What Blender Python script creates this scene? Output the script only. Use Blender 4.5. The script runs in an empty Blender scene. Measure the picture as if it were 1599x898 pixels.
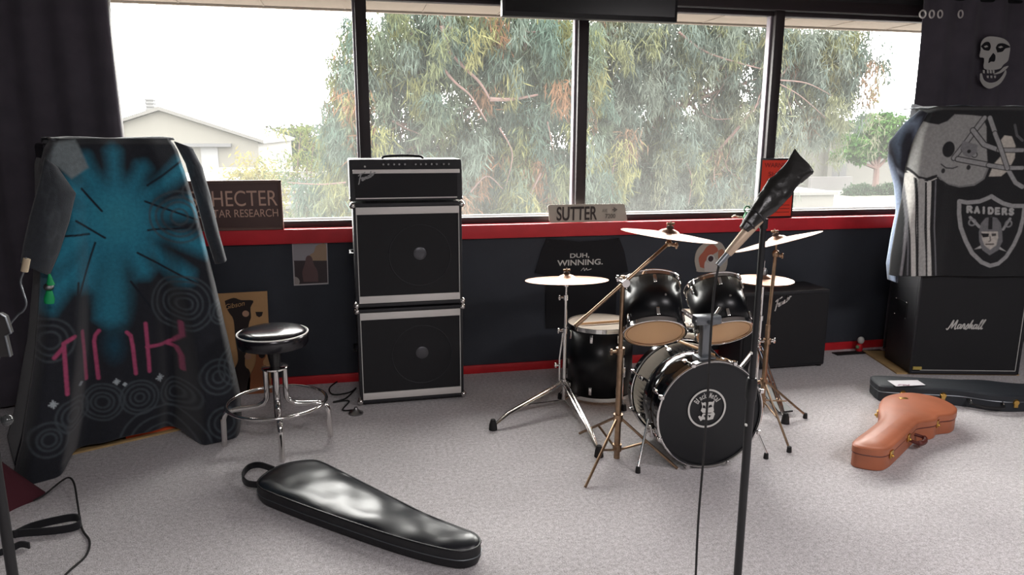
import bpy, bmesh, math, random
import numpy as np
from mathutils import Vector, Matrix, noise

random.seed(7); np.random.seed(7)
sc = bpy.context.scene
COL = sc.collection
PI = math.pi

# ------------------------------------------------------------------ camera
W, H, F = 1599.0, 898.0, 1140.0
CAM = np.array([0, 0, 1.6])
_dn = np.array([782 - W/2, 5890 - H/2, F]); _dn /= np.linalg.norm(_dn)
_rt = np.array([6130 - W/2, 230 - H/2, F]); _rt -= _dn*(_rt@_dn); _rt /= np.linalg.norm(_rt)
_fw = np.cross(-_dn, _rt)
if _fw[2] < 0: _fw = -_fw
RW = np.stack([_rt, _fw, -_dn])          # camera vector (right, down, forward) -> world
def ray(x, y): return RW@np.array([x - W/2, y - H/2, F])
def at(x, y, Y):                          # the point of depth Y seen at a pixel
    d = ray(x, y); return Vector(CAM + d*(Y/d[1]))
def fl(x, y, z=0.0):                      # the point of height z seen at a pixel
    d = ray(x, y); return Vector(CAM + d*((z - CAM[2])/d[2]))
cam_d = bpy.data.cameras.new('camera'); cam = bpy.data.objects.new('camera', cam_d); COL.objects.link(cam)
cam_d.sensor_width = 36; cam_d.lens = F/W*36; cam_d.clip_start = .05; cam_d.clip_end = 500
_m = Matrix.Identity(4)
for i, v in enumerate((RW@[1, 0, 0], RW@[0, -1, 0], RW@[0, 0, -1])):
    for j in range(3): _m[j][i] = v[j]
_m.translation = Vector(CAM)
cam.matrix_world = _m
sc.camera = cam

# ------------------------------------------------------------------ light and exposure
SKY = 27.0
OUT = .15                                # reflectance scale of everything outdoors
wd = bpy.data.worlds.new('sky'); sc.world = wd; wd.use_nodes = True
nt = wd.node_tree; bg = nt.nodes['Background']
bg.inputs[0].default_value = (1.0, .99, .945, 1); bg.inputs[1].default_value = SKY
def area(name, loc, rot, sx, sy, power, col=(1, 1, 1), portal=False):
    l = bpy.data.lights.new(name, 'AREA'); l.shape = 'RECTANGLE'; l.size = sx; l.size_y = sy
    l.energy = power; l.color = col
    o = bpy.data.objects.new(name, l); o.location = loc; o.rotation_euler = rot; COL.objects.link(o)
    if portal: l.cycles.is_portal = True
    return o
area('daylight_portal', (1.5, 4.9, 1.75), (-PI/2, 0, 0), 5.7, 1.5, 1, portal=True)
area('ceiling_fill_near', (.3, -.6, 2.70), (0, 0, 0), 1.2, .6, 78, (1, .95, .97))  # unseen fill light added behind the camera to lift the dark fronts
area('ceiling_fill_right', (3.4, .4, 2.70), (0, 0, 0), 1.2, .6, 78, (1, .95, .97))  # second added fill light, no fixture modelled
sc.view_settings.view_transform = 'Standard'
sc.view_settings.look = 'None'
sc.view_settings.exposure = 0.0
sc.view_settings.gamma = 1.0
sc.view_settings.use_curve_mapping = False

# ------------------------------------------------------------------ materials
def S(r, g, b):
    f = lambda c: (c/255/12.92) if c/255 <= .04045 else ((c/255 + .055)/1.055)**2.4
    return (f(r), f(g), f(b), 1)
def SO(*c):
    q = S(*c); return (q[0]*OUT, q[1]*OUT, q[2]*OUT, 1)
def mat(name, col, rough=.6, metal=0, spec=.5, var=0, vscale=20, bump=0, bscale=200, coat=0, sheen=0, attr=None, alpha=1):
    m = bpy.data.materials.new(name); m.use_nodes = True
    t = m.node_tree; b = t.nodes['Principled BSDF']
    b.inputs['Base Color'].default_value = col
    b.inputs['Roughness'].default_value = rough; b.inputs['Metallic'].default_value = metal
    b.inputs['Specular IOR Level'].default_value = spec
    b.inputs['Coat Weight'].default_value = coat; b.inputs['Coat Roughness'].default_value = .05
    b.inputs['Sheen Weight'].default_value = sheen
    tc = t.nodes.new('ShaderNodeTexCoord')
    src = None
    if attr:
        a = t.nodes.new('ShaderNodeAttribute'); a.attribute_name = attr; src = a.outputs['Color']
        t.links.new(src, b.inputs['Base Color'])
    if var:
        n = t.nodes.new('ShaderNodeTexNoise'); n.inputs['Scale'].default_value = vscale; n.inputs['Detail'].default_value = 5
        t.links.new(tc.outputs['Object'], n.inputs['Vector'])
        r = t.nodes.new('ShaderNodeMapRange'); r.inputs['From Min'].default_value = .3; r.inputs['From Max'].default_value = .7
        r.inputs['To Min'].default_value = 1 - var; r.inputs['To Max'].default_value = 1 + var
        t.links.new(n.outputs['Fac'], r.inputs['Value'])
        mx = t.nodes.new('ShaderNodeMix'); mx.data_type = 'RGBA'; mx.blend_type = 'MULTIPLY'
        mx.inputs['Factor'].default_value = 1
        mx.inputs[6].default_value = col
        if src: t.links.new(src, mx.inputs[6])
        t.links.new(r.outputs['Result'], mx.inputs[7]); t.links.new(mx.outputs[2], b.inputs['Base Color'])
    if bump:
        n = t.nodes.new('ShaderNodeTexNoise'); n.inputs['Scale'].default_value = bscale; n.inputs['Detail'].default_value = 3
        t.links.new(tc.outputs['Object'], n.inputs['Vector'])
        bp = t.nodes.new('ShaderNodeBump'); bp.inputs['Strength'].default_value = bump; bp.inputs['Distance'].default_value = .01
        t.links.new(n.outputs['Fac'], bp.inputs['Height']); t.links.new(bp.outputs['Normal'], b.inputs['Normal'])
    return m
M = {}
M['wall'] = mat('charcoal_wall', S(50, 54, 62), .75, var=.06, vscale=6, bump=.06, bscale=120)
M['header'] = mat('dark_header', S(40, 38, 40), .8)
M['ceiling'] = mat('ceiling_paint', S(150, 148, 145), .9)
M['redsill'] = mat('red_paint', S(204, 40, 50), .5, var=.08, vscale=9)
M['redbase'] = mat('red_baseboard', S(200, 34, 42), .5, var=.1, vscale=9)
M['bronze'] = mat('bronze_frame', S(44, 36, 38), .5)
M['alu'] = mat('aluminium', S(150, 142, 150), .45, .3)
M['chrome'] = mat('chrome', S(225, 222, 220), .12, 1)
M['steel'] = mat('satin_steel', S(150, 150, 150), .35, 1)
M['brass'] = mat('worn_brass_plating', S(158, 132, 108), .32, 1, var=.2, vscale=30)
M['gold'] = mat('gold_hardware', S(214, 172, 96), .3, 1)
M['cymbal'] = mat('cymbal_bronze', S(158, 122, 102), .42, 1, var=.08, vscale=14)
M['tolex'] = mat('black_vinyl_covering', S(34, 34, 38), .5, bump=.25, bscale=500)
M['grille'] = mat('black_grille_cloth', S(30, 30, 33), .8, bump=.3, bscale=900)
M['cone'] = mat('speaker_cone_shape', S(40, 40, 44), .6)
M['dust'] = mat('speaker_dust_cap', S(84, 84, 88), .35, .6)
M['silver'] = mat('brushed_silver_strip', S(226, 222, 218), .5, .1)
M['piping'] = mat('white_piping', S(190, 190, 186), .6)
M['plastic'] = mat('black_plastic', S(20, 20, 22), .4)
M['rubber'] = mat('black_rubber', S(24, 22, 22), .8)
M['gloss'] = mat('gloss_black_shell', S(10, 12, 15), .12, coat=.6)
M['tomgloss'] = mat('black_tom_shell', S(10, 11, 14), .3, spec=.35)
M['vinyl'] = mat('black_soft_vinyl', S(22, 24, 30), .34, spec=.6, bump=.06, bscale=12)
M['vinylside'] = mat('black_vinyl_side', S(17, 17, 21), .5, bump=.2, bscale=30)
M['seat'] = mat('black_seat_vinyl', S(22, 20, 26), .2, spec=.7, bump=.04, bscale=20)
M['blackcloth'] = mat('black_cloth', S(27, 27, 31), .95, sheen=.1)
M['curtain'] = mat('dark_curtain', S(84, 79, 88), .95, sheen=.15, var=.12, vscale=8)
M['carpet'] = None
M['white'] = mat('white_print', S(205, 203, 198), .8)
M['greyprint'] = mat('grey_print', S(150, 150, 152), .8)
M['wood'] = mat('raw_plywood', S(182, 152, 104), .7, var=.15, vscale=14)
M['orange'] = mat('orange_cloth', S(225, 90, 45), .8)
M['brown'] = mat('brown_case_vinyl', S(168, 98, 68), .45, var=.1, vscale=7, bump=.08, bscale=300)
M['brownd'] = mat('dark_brown_handle', S(92, 44, 38), .45)
M['casebk'] = mat('black_case_vinyl', S(36, 40, 46), .55, bump=.2, bscale=400)
M['soffit'] = mat('soffit_board', S(88, 77, 66), .9)
M['tan'] = mat('tan_board', S(182, 142, 98), .8, var=.06, vscale=10)
M['darkink'] = mat('black_ink', S(38, 28, 26), .8)  # dark ink of the printed guitar and tuners
M['stickwood'] = mat('drumstick_wood', S(205, 160, 112), .5)
M['greymetal'] = mat('grey_cast_metal', S(120, 124, 128), .4, .7)
M['bead'] = mat('clear_knob', S(70, 72, 72), .06, .3)
M['green'] = mat('green_tassel', S(10, 165, 95), .6)
M['maroon'] = mat('dark_red_cloth', S(72, 22, 34), .9)
M['cream'] = mat('cream_plastic', S(196, 178, 150), .5)
M['bag'] = mat('black_plastic_bag', S(24, 23, 22), .3, bump=.35, bscale=22)
M['signbrown'] = mat('brown_sign_board', S(106, 82, 74), .6)
M['signfield'] = mat('dark_sign_field', S(84, 62, 58), .6)
M['signletter'] = mat('copper_letters', S(205, 168, 148), .6)
M['platewhite'] = mat('street_sign_paint', S(186, 178, 165), .5)
M['warn'] = mat('orange_red_sign', S(232, 60, 36), .6)
M['warnink'] = mat('dark_red_ink', S(140, 28, 22), .6)
M['screen'] = mat('screen_black', S(14, 14, 16), .25)

def carpet_mat():
    m = bpy.data.materials.new('grey_carpet'); m.use_nodes = True
    t = m.node_tree; b = t.nodes['Principled BSDF']; b.inputs['Roughness'].default_value = .95
    b.inputs['Specular IOR Level'].default_value = .1; b.inputs['Sheen Weight'].default_value = .25
    tc = t.nodes.new('ShaderNodeTexCoord')
    n1 = t.nodes.new('ShaderNodeTexNoise'); n1.inputs['Scale'].default_value = 190; n1.inputs['Detail'].default_value = 4
    n2 = t.nodes.new('ShaderNodeTexNoise'); n2.inputs['Scale'].default_value = 1.6; n2.inputs['Detail'].default_value = 5
    n3 = t.nodes.new('ShaderNodeTexNoise'); n3.inputs['Scale'].default_value = 55; n3.inputs['Detail'].default_value = 3
    for n in (n1, n2, n3): t.links.new(tc.outputs['Object'], n.inputs['Vector'])
    cr = t.nodes.new('ShaderNodeValToRGB')
    cr.color_ramp.elements[0].position = .34; cr.color_ramp.elements[0].color = S(144, 139, 138)
    cr.color_ramp.elements[1].position = .64; cr.color_ramp.elements[1].color = S(222, 217, 219)
    ad = t.nodes.new('ShaderNodeMix'); ad.inputs[0].default_value = .35
    t.links.new(n1.outputs['Fac'], ad.inputs[2]); t.links.new(n3.outputs['Fac'], ad.inputs[3])
    t.links.new(ad.outputs[0], cr.inputs['Fac'])
    mr = t.nodes.new('ShaderNodeMapRange'); mr.inputs['From Min'].default_value = .35; mr.inputs['From Max'].default_value = .65
    mr.inputs['To Min'].default_value = .9; mr.inputs['To Max'].default_value = 1.06
    t.links.new(n2.outputs['Fac'], mr.inputs['Value'])
    mx = t.nodes.new('ShaderNodeMix'); mx.data_type = 'RGBA'; mx.blend_type = 'MULTIPLY'; mx.inputs['Factor'].default_value = 1
    t.links.new(cr.outputs['Color'], mx.inputs[6]); t.links.new(mr.outputs['Result'], mx.inputs[7])
    t.links.new(mx.outputs[2], b.inputs['Base Color'])
    bp = t.nodes.new('ShaderNodeBump'); bp.inputs['Strength'].default_value = .8; bp.inputs['Distance'].default_value = .006
    t.links.new(ad.outputs[0], bp.inputs['Height']); t.links.new(bp.outputs['Normal'], b.inputs['Normal'])
    return m
M['carpet'] = carpet_mat()
def glass_mat():
    m = bpy.data.materials.new('veiled_window_glass'); m.use_nodes = True
    t = m.node_tree; t.nodes.remove(t.nodes['Principled BSDF']); out = t.nodes['Material Output']
    tr = t.nodes.new('ShaderNodeBsdfTransparent')
    tl = t.nodes.new('ShaderNodeBsdfTranslucent'); tl.inputs['Color'].default_value = (.95, .95, .92, 1)
    tc = t.nodes.new('ShaderNodeTexCoord'); sp = t.nodes.new('ShaderNodeSeparateXYZ')
    t.links.new(tc.outputs['Object'], sp.inputs[0])
    mr = t.nodes.new('ShaderNodeMapRange')                # pale veil put in for window glare, stronger towards the sill
    mr.inputs['From Min'].default_value = 0; mr.inputs['From Max'].default_value = 1.0
    mr.inputs['To Min'].default_value = .021; mr.inputs['To Max'].default_value = .013
    t.links.new(sp.outputs['Z'], mr.inputs['Value'])
    n = t.nodes.new('ShaderNodeTexNoise'); n.inputs['Scale'].default_value = 2.5; n.inputs['Detail'].default_value = 6
    t.links.new(tc.outputs['Object'], n.inputs['Vector'])
    mu = t.nodes.new('ShaderNodeMath'); mu.operation = 'MULTIPLY'
    ml = t.nodes.new('ShaderNodeMath'); ml.operation = 'MULTIPLY_ADD'; ml.inputs[1].default_value = .7; ml.inputs[2].default_value = .65
    t.links.new(n.outputs['Fac'], ml.inputs[0]); t.links.new(ml.outputs[0], mu.inputs[0]); t.links.new(mr.outputs[0], mu.inputs[1])
    m1 = t.nodes.new('ShaderNodeMixShader'); t.links.new(mu.outputs[0], m1.inputs[0])
    t.links.new(tr.outputs[0], m1.inputs[1]); t.links.new(tl.outputs[0], m1.inputs[2])
    t.links.new(m1.outputs[0], out.inputs[0])
    return m
M['glass'] = glass_mat()
def head_mat(name, col, trans):
    m = bpy.data.materials.new(name); m.use_nodes = True
    t = m.node_tree; t.nodes.remove(t.nodes['Principled BSDF']); out = t.nodes['Material Output']
    d = t.nodes.new('ShaderNodeBsdfDiffuse'); d.inputs[0].default_value = col
    tl = t.nodes.new('ShaderNodeBsdfTranslucent'); tl.inputs[0].default_value = col
    mx = t.nodes.new('ShaderNodeMixShader'); mx.inputs[0].default_value = trans
    t.links.new(d.outputs[0], mx.inputs[1]); t.links.new(tl.outputs[0], mx.inputs[2])
    g = t.nodes.new('ShaderNodeBsdfGlossy'); g.inputs['Roughness'].default_value = .25
    m2 = t.nodes.new('ShaderNodeMixShader'); m2.inputs[0].default_value = .05
    t.links.new(mx.outputs[0], m2.inputs[1]); t.links.new(g.outputs[0], m2.inputs[2]); t.links.new(m2.outputs[0], out.inputs[0])
    return m
M['headtop'] = head_mat('white_drum_head', S(250, 236, 220), .5)
M['headbot'] = head_mat('amber_drum_head', S(255, 214, 176), .85)
def leaf_mat(name):
    m = bpy.data.materials.new(name); m.use_nodes = True
    t = m.node_tree; t.nodes.remove(t.nodes['Principled BSDF']); out = t.nodes['Material Output']
    a = t.nodes.new('ShaderNodeAttribute'); a.attribute_name = 'col'
    d = t.nodes.new('ShaderNodeBsdfDiffuse'); tl = t.nodes.new('ShaderNodeBsdfTranslucent')
    t.links.new(a.outputs['Color'], d.inputs[0]); t.links.new(a.outputs['Color'], tl.inputs[0])
    mx = t.nodes.new('ShaderNodeMixShader'); mx.inputs[0].default_value = .4
    t.links.new(d.outputs[0], mx.inputs[1]); t.links.new(tl.outputs[0], mx.inputs[2]); t.links.new(mx.outputs[0], out.inputs[0])
    return m
M['leaf'] = leaf_mat('leaves')
M['bark'] = mat('reddish_bark', SO(112, 72, 62), .9, var=.3, vscale=12)
M['ground'] = mat('pale_pavement', SO(92, 88, 82), .9, var=.08, vscale=.4)
M['grass'] = mat('lawn', SO(88, 98, 58), .95, var=.2, vscale=2)
M['whwall'] = mat('warehouse_wall', SO(122, 118, 108), .9, var=.03, vscale=.6)
M['whroof'] = mat('warehouse_roof', SO(92, 89, 84), .8)
M['outdark'] = mat('shaded_opening', SO(90, 90, 94), .9)
M['outwhite'] = mat('white_stucco', SO(114, 111, 104), .9)

# ------------------------------------------------------------------ mesh helpers
WL = {}
class MB:
    def __init__(s): s.bm = bmesh.new()
    def box(s, c, size, bev=0, rot=None, seg=2):
        r = bmesh.ops.create_cube(s.bm, size=1)
        vs = r['verts']
        bmesh.ops.scale(s.bm, vec=size, verts=vs)
        if bev:
            es = list({e for v in vs for e in v.link_edges})
            rb = bmesh.ops.bevel(s.bm, geom=es, offset=bev, segments=seg, affect='EDGES', profile=.5)
            vs = list({v for f in rb['faces'] for v in f.verts} | {v for v in vs if v.is_valid})
        if rot is not None: bmesh.ops.transform(s.bm, matrix=rot.to_4x4(), verts=vs)
        bmesh.ops.translate(s.bm, vec=Vector(c), verts=vs)
        return s
    def ob(s, lo, hi, bev=0):
        lo, hi = Vector(lo), Vector(hi)
        return s.box((lo + hi)/2, hi - lo, bev)
    def tube(s, pts, r, n=10, cap=True, closed=False):
        pts = [Vector(p) for p in pts]
        rs = r if isinstance(r, (list, tuple)) else [r]*len(pts)
        rings = []; prev = None
        N = len(pts)
        for i, p in enumerate(pts):
            if closed: t = pts[(i+1) % N] - pts[i-1]
            else: t = pts[min(i+1, N-1)] - pts[max(i-1, 0)]
            t.normalize()
            if prev is None:
                a = Vector((0, 0, 1)) if abs(t.z) < .9 else Vector((1, 0, 0))
                u = t.cross(a).normalized()
            else:
                u = (prev - t*prev.dot(t))
                u = u.normalized() if u.length > 1e-6 else t.orthogonal().normalized()
            prev = u; w = t.cross(u)
            rings.append([s.bm.verts.new(p + (u*math.cos(k*2*PI/n) + w*math.sin(k*2*PI/n))*rs[i]) for k in range(n)])
        for i in range(N if closed else N-1):
            a, b = rings[i], rings[(i+1) % N]
            for k in range(n): s.bm.faces.new((a[k], a[(k+1) % n], b[(k+1) % n], b[k]))
        if cap and not closed:
            s.bm.faces.new(rings[0][::-1]); s.bm.faces.new(rings[-1])
        return s
    def lathe(s, prof, o=(0, 0, 0), ax=(0, 0, 1), n=32, closed=False):
        ax = Vector(ax).normalized(); u = ax.orthogonal().normalized(); w = ax.cross(u); o = Vector(o)
        rings = []
        for r, h in prof:
            if r < 1e-6: rings.append([s.bm.verts.new(o + ax*h)])
            else: rings.append([s.bm.verts.new(o + ax*h + (u*math.cos(k*2*PI/n) + w*math.sin(k*2*PI/n))*r) for k in range(n)])
        m = len(rings)
        for i in range(m if closed else m-1):
            a, b = rings[i], rings[(i+1) % m]
            for k in range(n):
                q = (k+1) % n
                if len(a) == 1 and len(b) == 1: continue
                if len(a) == 1: s.bm.faces.new((a[0], b[q], b[k]))
                elif len(b) == 1: s.bm.faces.new((a[k], a[q], b[0]))
                else: s.bm.faces.new((a[k], a[q], b[q], b[k]))
        return s
    def sphere(s, c, r, sc=(1, 1, 1), n=12):
        prof = [(max(0, r*math.sin(PI*i/n)), -r*math.cos(PI*i/n)) for i in range(n+1)]
        old = set(s.bm.verts)
        s.lathe(prof, (0, 0, 0), (0, 0, 1), n*2)
        for v in s.bm.verts:
            if v in old: continue
            v.co = Vector((v.co.x*sc[0], v.co.y*sc[1], v.co.z*sc[2])) + Vector(c)
        return s
    def torus(s, c, R, r, ax=(0, 0, 1), n=40, m=8, sx=1):
        ax = Vector(ax).normalized(); u = ax.orthogonal().normalized(); w = ax.cross(u); c = Vector(c)
        return s.tube([c + (u*math.cos(k*2*PI/n) + w*math.sin(k*2*PI/n))*R for k in range(n)], r, m, closed=True)
    def poly(s, pts, th=None):            # flat polygon, extruded by the vector th
        vs = [s.bm.verts.new(Vector(p)) for p in pts]
        if th is None: s.bm.faces.new(vs); return s
        th = Vector(th); ws = [s.bm.verts.new(v.co + th) for v in vs]
        n = len(vs)
        s.bm.faces.new(vs[::-1]); s.bm.faces.new(ws)
        for i in range(n): s.bm.faces.new((vs[i], vs[(i+1) % n], ws[(i+1) % n], ws[i]))
        return s
    def grid(s, fn, nu, nv):
        g = [[s.bm.verts.new(Vector(fn(i/nu, j/nv))) for i in range(nu+1)] for j in range(nv+1)]
        for j in range(nv):
            for i in range(nu): s.bm.faces.new((g[j][i], g[j][i+1], g[j+1][i+1], g[j+1][i]))
        return s
    def build(s, name, m, parent=None, loc=None, smooth=True, fix=True):
        me = bpy.data.meshes.new(name)
        if fix: bmesh.ops.recalc_face_normals(s.bm, faces=s.bm.faces)
        base = WL[parent.name] if parent else (Vector(loc) if loc is not None else Vector())
        bmesh.ops.translate(s.bm, vec=-base, verts=s.bm.verts)
        s.bm.to_mesh(me); s.bm.free()
        if smooth:
            me.polygons.foreach_set('use_smooth', [True]*len(me.polygons))
            try: me.set_sharp_from_angle(angle=math.radians(38))
            except Exception: pass
        if m is not None: me.materials.append(m)
        o = bpy.data.objects.new(name, me); COL.objects.link(o)
        if parent: o.parent = parent; WL[o.name] = base
        else: o.location = base; WL[o.name] = base
        return o
def thing(name, label, cat, loc=(0, 0, 0), group=None):
    o = bpy.data.objects.new(name, None); COL.objects.link(o); o.empty_display_size = .05
    o.location = loc; WL[o.name] = Vector(loc)
    return tag(o, label, cat, group)
def tag(o, label, cat, group=None, kind=None):
    o['label'] = label; o['category'] = cat
    if group: o['group'] = group
    if kind: o['kind'] = kind
    return o
def struct(o): o['kind'] = 'structure'; return o
def bm_text(txt, height, width=None, extrude=.0008, bold=0, shear=0):
    c = bpy.data.curves.new('txt', 'FONT'); c.body = txt; c.size = 1; c.extrude = 0; c.offset = bold; c.shear = shear
    o = bpy.data.objects.new('txt', c); COL.objects.link(o)
    dg = bpy.context.evaluated_depsgraph_get(); me = bpy.data.meshes.new_from_object(o.evaluated_get(dg))
    bpy.data.objects.remove(o); bpy.data.curves.remove(c)
    v = np.array([x.co[:] for x in me.vertices]); lo = v.min(0); hi = v.max(0)
    sy = height/(hi[1]-lo[1]); sx = width/(hi[0]-lo[0]) if width else sy
    f = [tuple(p.vertices) for p in me.polygons]; bpy.data.meshes.remove(me)
    return [((a-lo[0])*sx, (b-lo[1])*sy) for a, b, _ in v], f
def text(mb, txt, o, xd, yd, height, width=None, bold=0, shear=0, lift=.0015, bend=None):
    """letters laid flat on a surface: o = lower left corner, xd / yd unit directions"""
    v, f = bm_text(txt, height, width, bold=bold, shear=shear)
    xd = Vector(xd).normalized(); yd = Vector(yd).normalized(); n = xd.cross(yd); o = Vector(o)
    if bend: v = [bend(a, b) for a, b in v]
    vs = [mb.bm.verts.new(o + xd*a + yd*b + n*lift) for a, b in v]
    for q in f:
        try: mb.bm.faces.new([vs[i] for i in q])
        except Exception: pass
    return mb
def strokes(mb, lines, o, xd, yd, w, lift=.002):
    """ribbon strokes in a plane; lines = polylines of (x, y)"""
    xd = Vector(xd).normalized(); yd = Vector(yd).normalized(); n = xd.cross(yd); o = Vector(o)
    for L in lines:
        L = [Vector((a, b)) for a, b in L]
        lft, rgt = [], []
        for i, p in enumerate(L):
            t = (L[min(i+1, len(L)-1)] - L[max(i-1, 0)]).normalized(); q = Vector((-t.y, t.x))*w/2
            lft.append(p + q); rgt.append(p - q)
        pl = lambda p: mb.bm.verts.new(o + xd*p.x + yd*p.y + n*lift)
        a = [pl(p) for p in lft]; b = [pl(p) for p in rgt]
        for i in range(len(L)-1): mb.bm.faces.new((a[i], b[i], b[i+1], a[i+1]))
    return mb
def smooth_line(pts, k=6):
    pts = [Vector(p) for p in pts]; out = []
    for i in range(len(pts)-1):
        p0 = pts[max(i-1, 0)]; p1 = pts[i]; p2 = pts[i+1]; p3 = pts[min(i+2, len(pts)-1)]
        for j in range(k):
            t = j/k
            out.append(.5*((2*p1) + (p2-p0)*t + (2*p0-5*p1+4*p2-p3)*t*t + (3*p1-p0-3*p2+p3)*t**3))
    out.append(pts[-1]); return out
def sm2(pts, k=5): return [(p.x, p.y) for p in smooth_line([(a, b, 0) for a, b in pts], k)]
def interp(keys, x):
    xs = [k[0] for k in keys]; ys = [k[1] for k in keys]
    return float(np.interp(x, xs, ys))
def sstep(a, b, x):
    t = min(1, max(0, (x-a)/(b-a))); return t*t*(3-2*t)

# ================================================================== room shell
YW = 4.72
XL, XR, YB, ZC = -3.0, 6.0, -3.2, 2.75
ZS, ZT = 1.02, 2.43                     # sill top, window head
struct(MB().ob((XL-.1, YB-.1, -.12), (XR+.1, YW+.16, 0)).build('floor', M['carpet'], smooth=False))
struct(MB().ob((XL-.1, YB-.1, ZC), (XR+.1, YW+.16, ZC+.1)).build('ceiling', M['ceiling'], smooth=False))
WX0, WX1 = -1.36, 4.36
b = MB(); b.ob((XL, YW, 0), (XR, YW+.16, .93)); b.ob((XL, YW, .93), (WX0, YW+.16, ZC)); b.ob((WX1, YW, .93), (XR, YW+.16, ZC))
struct(b.build('wall_front', M['wall'], smooth=False))
struct(MB().ob((WX0, YW, ZT), (WX1, YW+.16, ZC)).build('trim_1', M['header'], smooth=False))
struct(MB().ob((XL-.1, YB, 0), (XL, YW+.16, ZC)).build('wall_left', M['wall'], smooth=False))
struct(MB().ob((XR, YB, 0), (XR+.1, YW+.16, ZC)).build('wall_right', M['wall'], smooth=False))
struct(MB().ob((XL, YB-.1, 0), (XR, YB, ZC)).build('wall_back', M['ceiling'], smooth=False))
struct(MB().ob((XL, YW-.018, 0), (XR, YW, .058), .004).build('baseboard_front', M['redbase']))
struct(MB().ob((WX0-.3, YW-.035, .93), (WX1+.3, YW+.1, ZS), .004).build('trim_2', M['redsill']))   # the sill
struct(MB().ob((WX0, YW-.004, ZT), (WX1, YW+.02, ZT+.075), .004).build('trim_3', M['bronze']))
# windows: one frame per opening, its pane a child
MX = [WX0, .094, 1.507, 2.905, WX1]
YG = 4.80
for i in range(4):
    a, c = MX[i], MX[i+1]
    fr = MB()
    fr.ob((a, YG-.03, ZS), (c, YG+.03, ZS+.042), .003); fr.ob((a, YG-.03, ZT-.03), (c, YG+.03, ZT+.0), .003)
    l = a if i == 0 else a+.0345; r = c if i == 3 else c+.0345
    fr.ob((r-.069, YG-.06, ZS), (r, YG+.03, ZT), .003)
    if i == 0: fr.ob((a, YG-.04, ZS), (a+.05, YG+.03, ZT), .003)
    w = struct(fr.build('window_%d' % (i+1), M['bronze'], loc=(a, YG, ZS)))
    if i < 3:                            # pale outer edge of the post
        MB().ob((r-.085, YG-.02, ZS), (r-.069, YG+.03, ZT), .002).build('outer_bead', M['alu'], w)
    MB().ob((l, YG+.031, ZS+.035), (c, YG+.06, ZS+.052), .002).build('outer_ledge', M['silver'], w)
    MB().ob((l, YG, ZS+.03), (r-.069, YG+.004, ZT-.01)).build('glass', M['glass'], w, smooth=False)
# eave outside
b = MB(); b.ob((-8, YW+.2, 2.47), (10, 5.62, 2.53)); b.ob((-8, 5.6, 2.455), (10, 5.64, 2.65))
b.ob((-8, YW+.1, 2.5), (10, YW+.25, 2.9))
for k in range(-14, 18): b.ob((k*.55, YW+.2, 2.466), (k*.55+.008, 5.6, 2.471))
struct(b.build('trim_4', M['soffit'], smooth=False))

# ================================================================== helpers for upright things
def frame(P0, ang):
    """local axes of a thing standing on the floor: x along its front, y to the back, z up"""
    c, s = math.cos(ang), math.sin(ang)
    X = Vector((c, s, 0)); Y = Vector((-s, c, 0)); Z = Vector((0, 0, 1)); P0 = Vector((P0[0], P0[1], 0))
    f = lambda x, y, z: P0 + X*x + Y*y + Z*z
    return f, X, Y, Matrix.Rotation(ang, 3, 'Z')
def lbox(mb, f, rot, lo, hi, bev=0):
    lo, hi = Vector(lo), Vector(hi); c = (lo+hi)/2
    return mb.box(f(*c), hi-lo, bev, rot)

def script_fender():
    L = [sm2([(.02, -.12), (.10, .0), (.22, .62), (.34, 1.02), (.5, 1.12)]), sm2([(.05, .9), (.3, 1.08), (.55, 1.1), (.78, 1.2)]), sm2([(.12, .5), (.3, .58), (.46, .6)]),
         sm2([(.36, .3), (.56, .46), (.54, .6), (.42, .5), (.42, .25), (.6, .28)]), sm2([(.6, .28), (.72, .62), (.7, .3), (.86, .64), (.88, .36), (1.0, .42)]),
         sm2([(1.2, .66), (1.04, .66), (1.02, .42), (1.16, .46), (1.34, 1.15)]), sm2([(1.34, 1.15), (1.22, .5), (1.36, .5), (1.5, .8), (1.42, .84), (1.4, .58), (1.56, .62)]),
         sm2([(1.56, .62), (1.66, .92), (1.7, .86), (1.82, .9)])]
    return L
def script_marshall():
    L = [sm2([(-.1, .12), (.05, .0), (.22, .5), (.36, 1.05), (.36, .1)]), sm2([(.36, .1), (.56, .62), (.72, 1.05), (.68, .1), (.84, .14)]),
         sm2([(1.16, .55), (.95, .52), (.92, .12), (1.1, .2), (1.2, .58), (1.16, .14), (1.28, .14)]), sm2([(1.28, .14), (1.4, .62), (1.5, .52), (1.5, .12), (1.62, .16)]),
         sm2([(1.62, .16), (1.8, .64), (1.86, .3), (1.76, .06), (1.6, .1)]), sm2([(1.9, .14), (2.12, 1.08), (2.0, .1), (2.2, .56), (2.22, .12), (2.34, .16)]),
         sm2([(2.62, .55), (2.42, .52), (2.38, .12), (2.56, .2), (2.66, .58), (2.62, .14), (2.74, .14)]), sm2([(2.74, .14), (3.02, 1.08), (2.9, .9), (2.84, .12), (2.98, .14)]),
         sm2([(2.98, .14), (3.26, 1.08), (3.14, .9), (3.08, .12), (3.24, .18)])]
    return L

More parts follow.
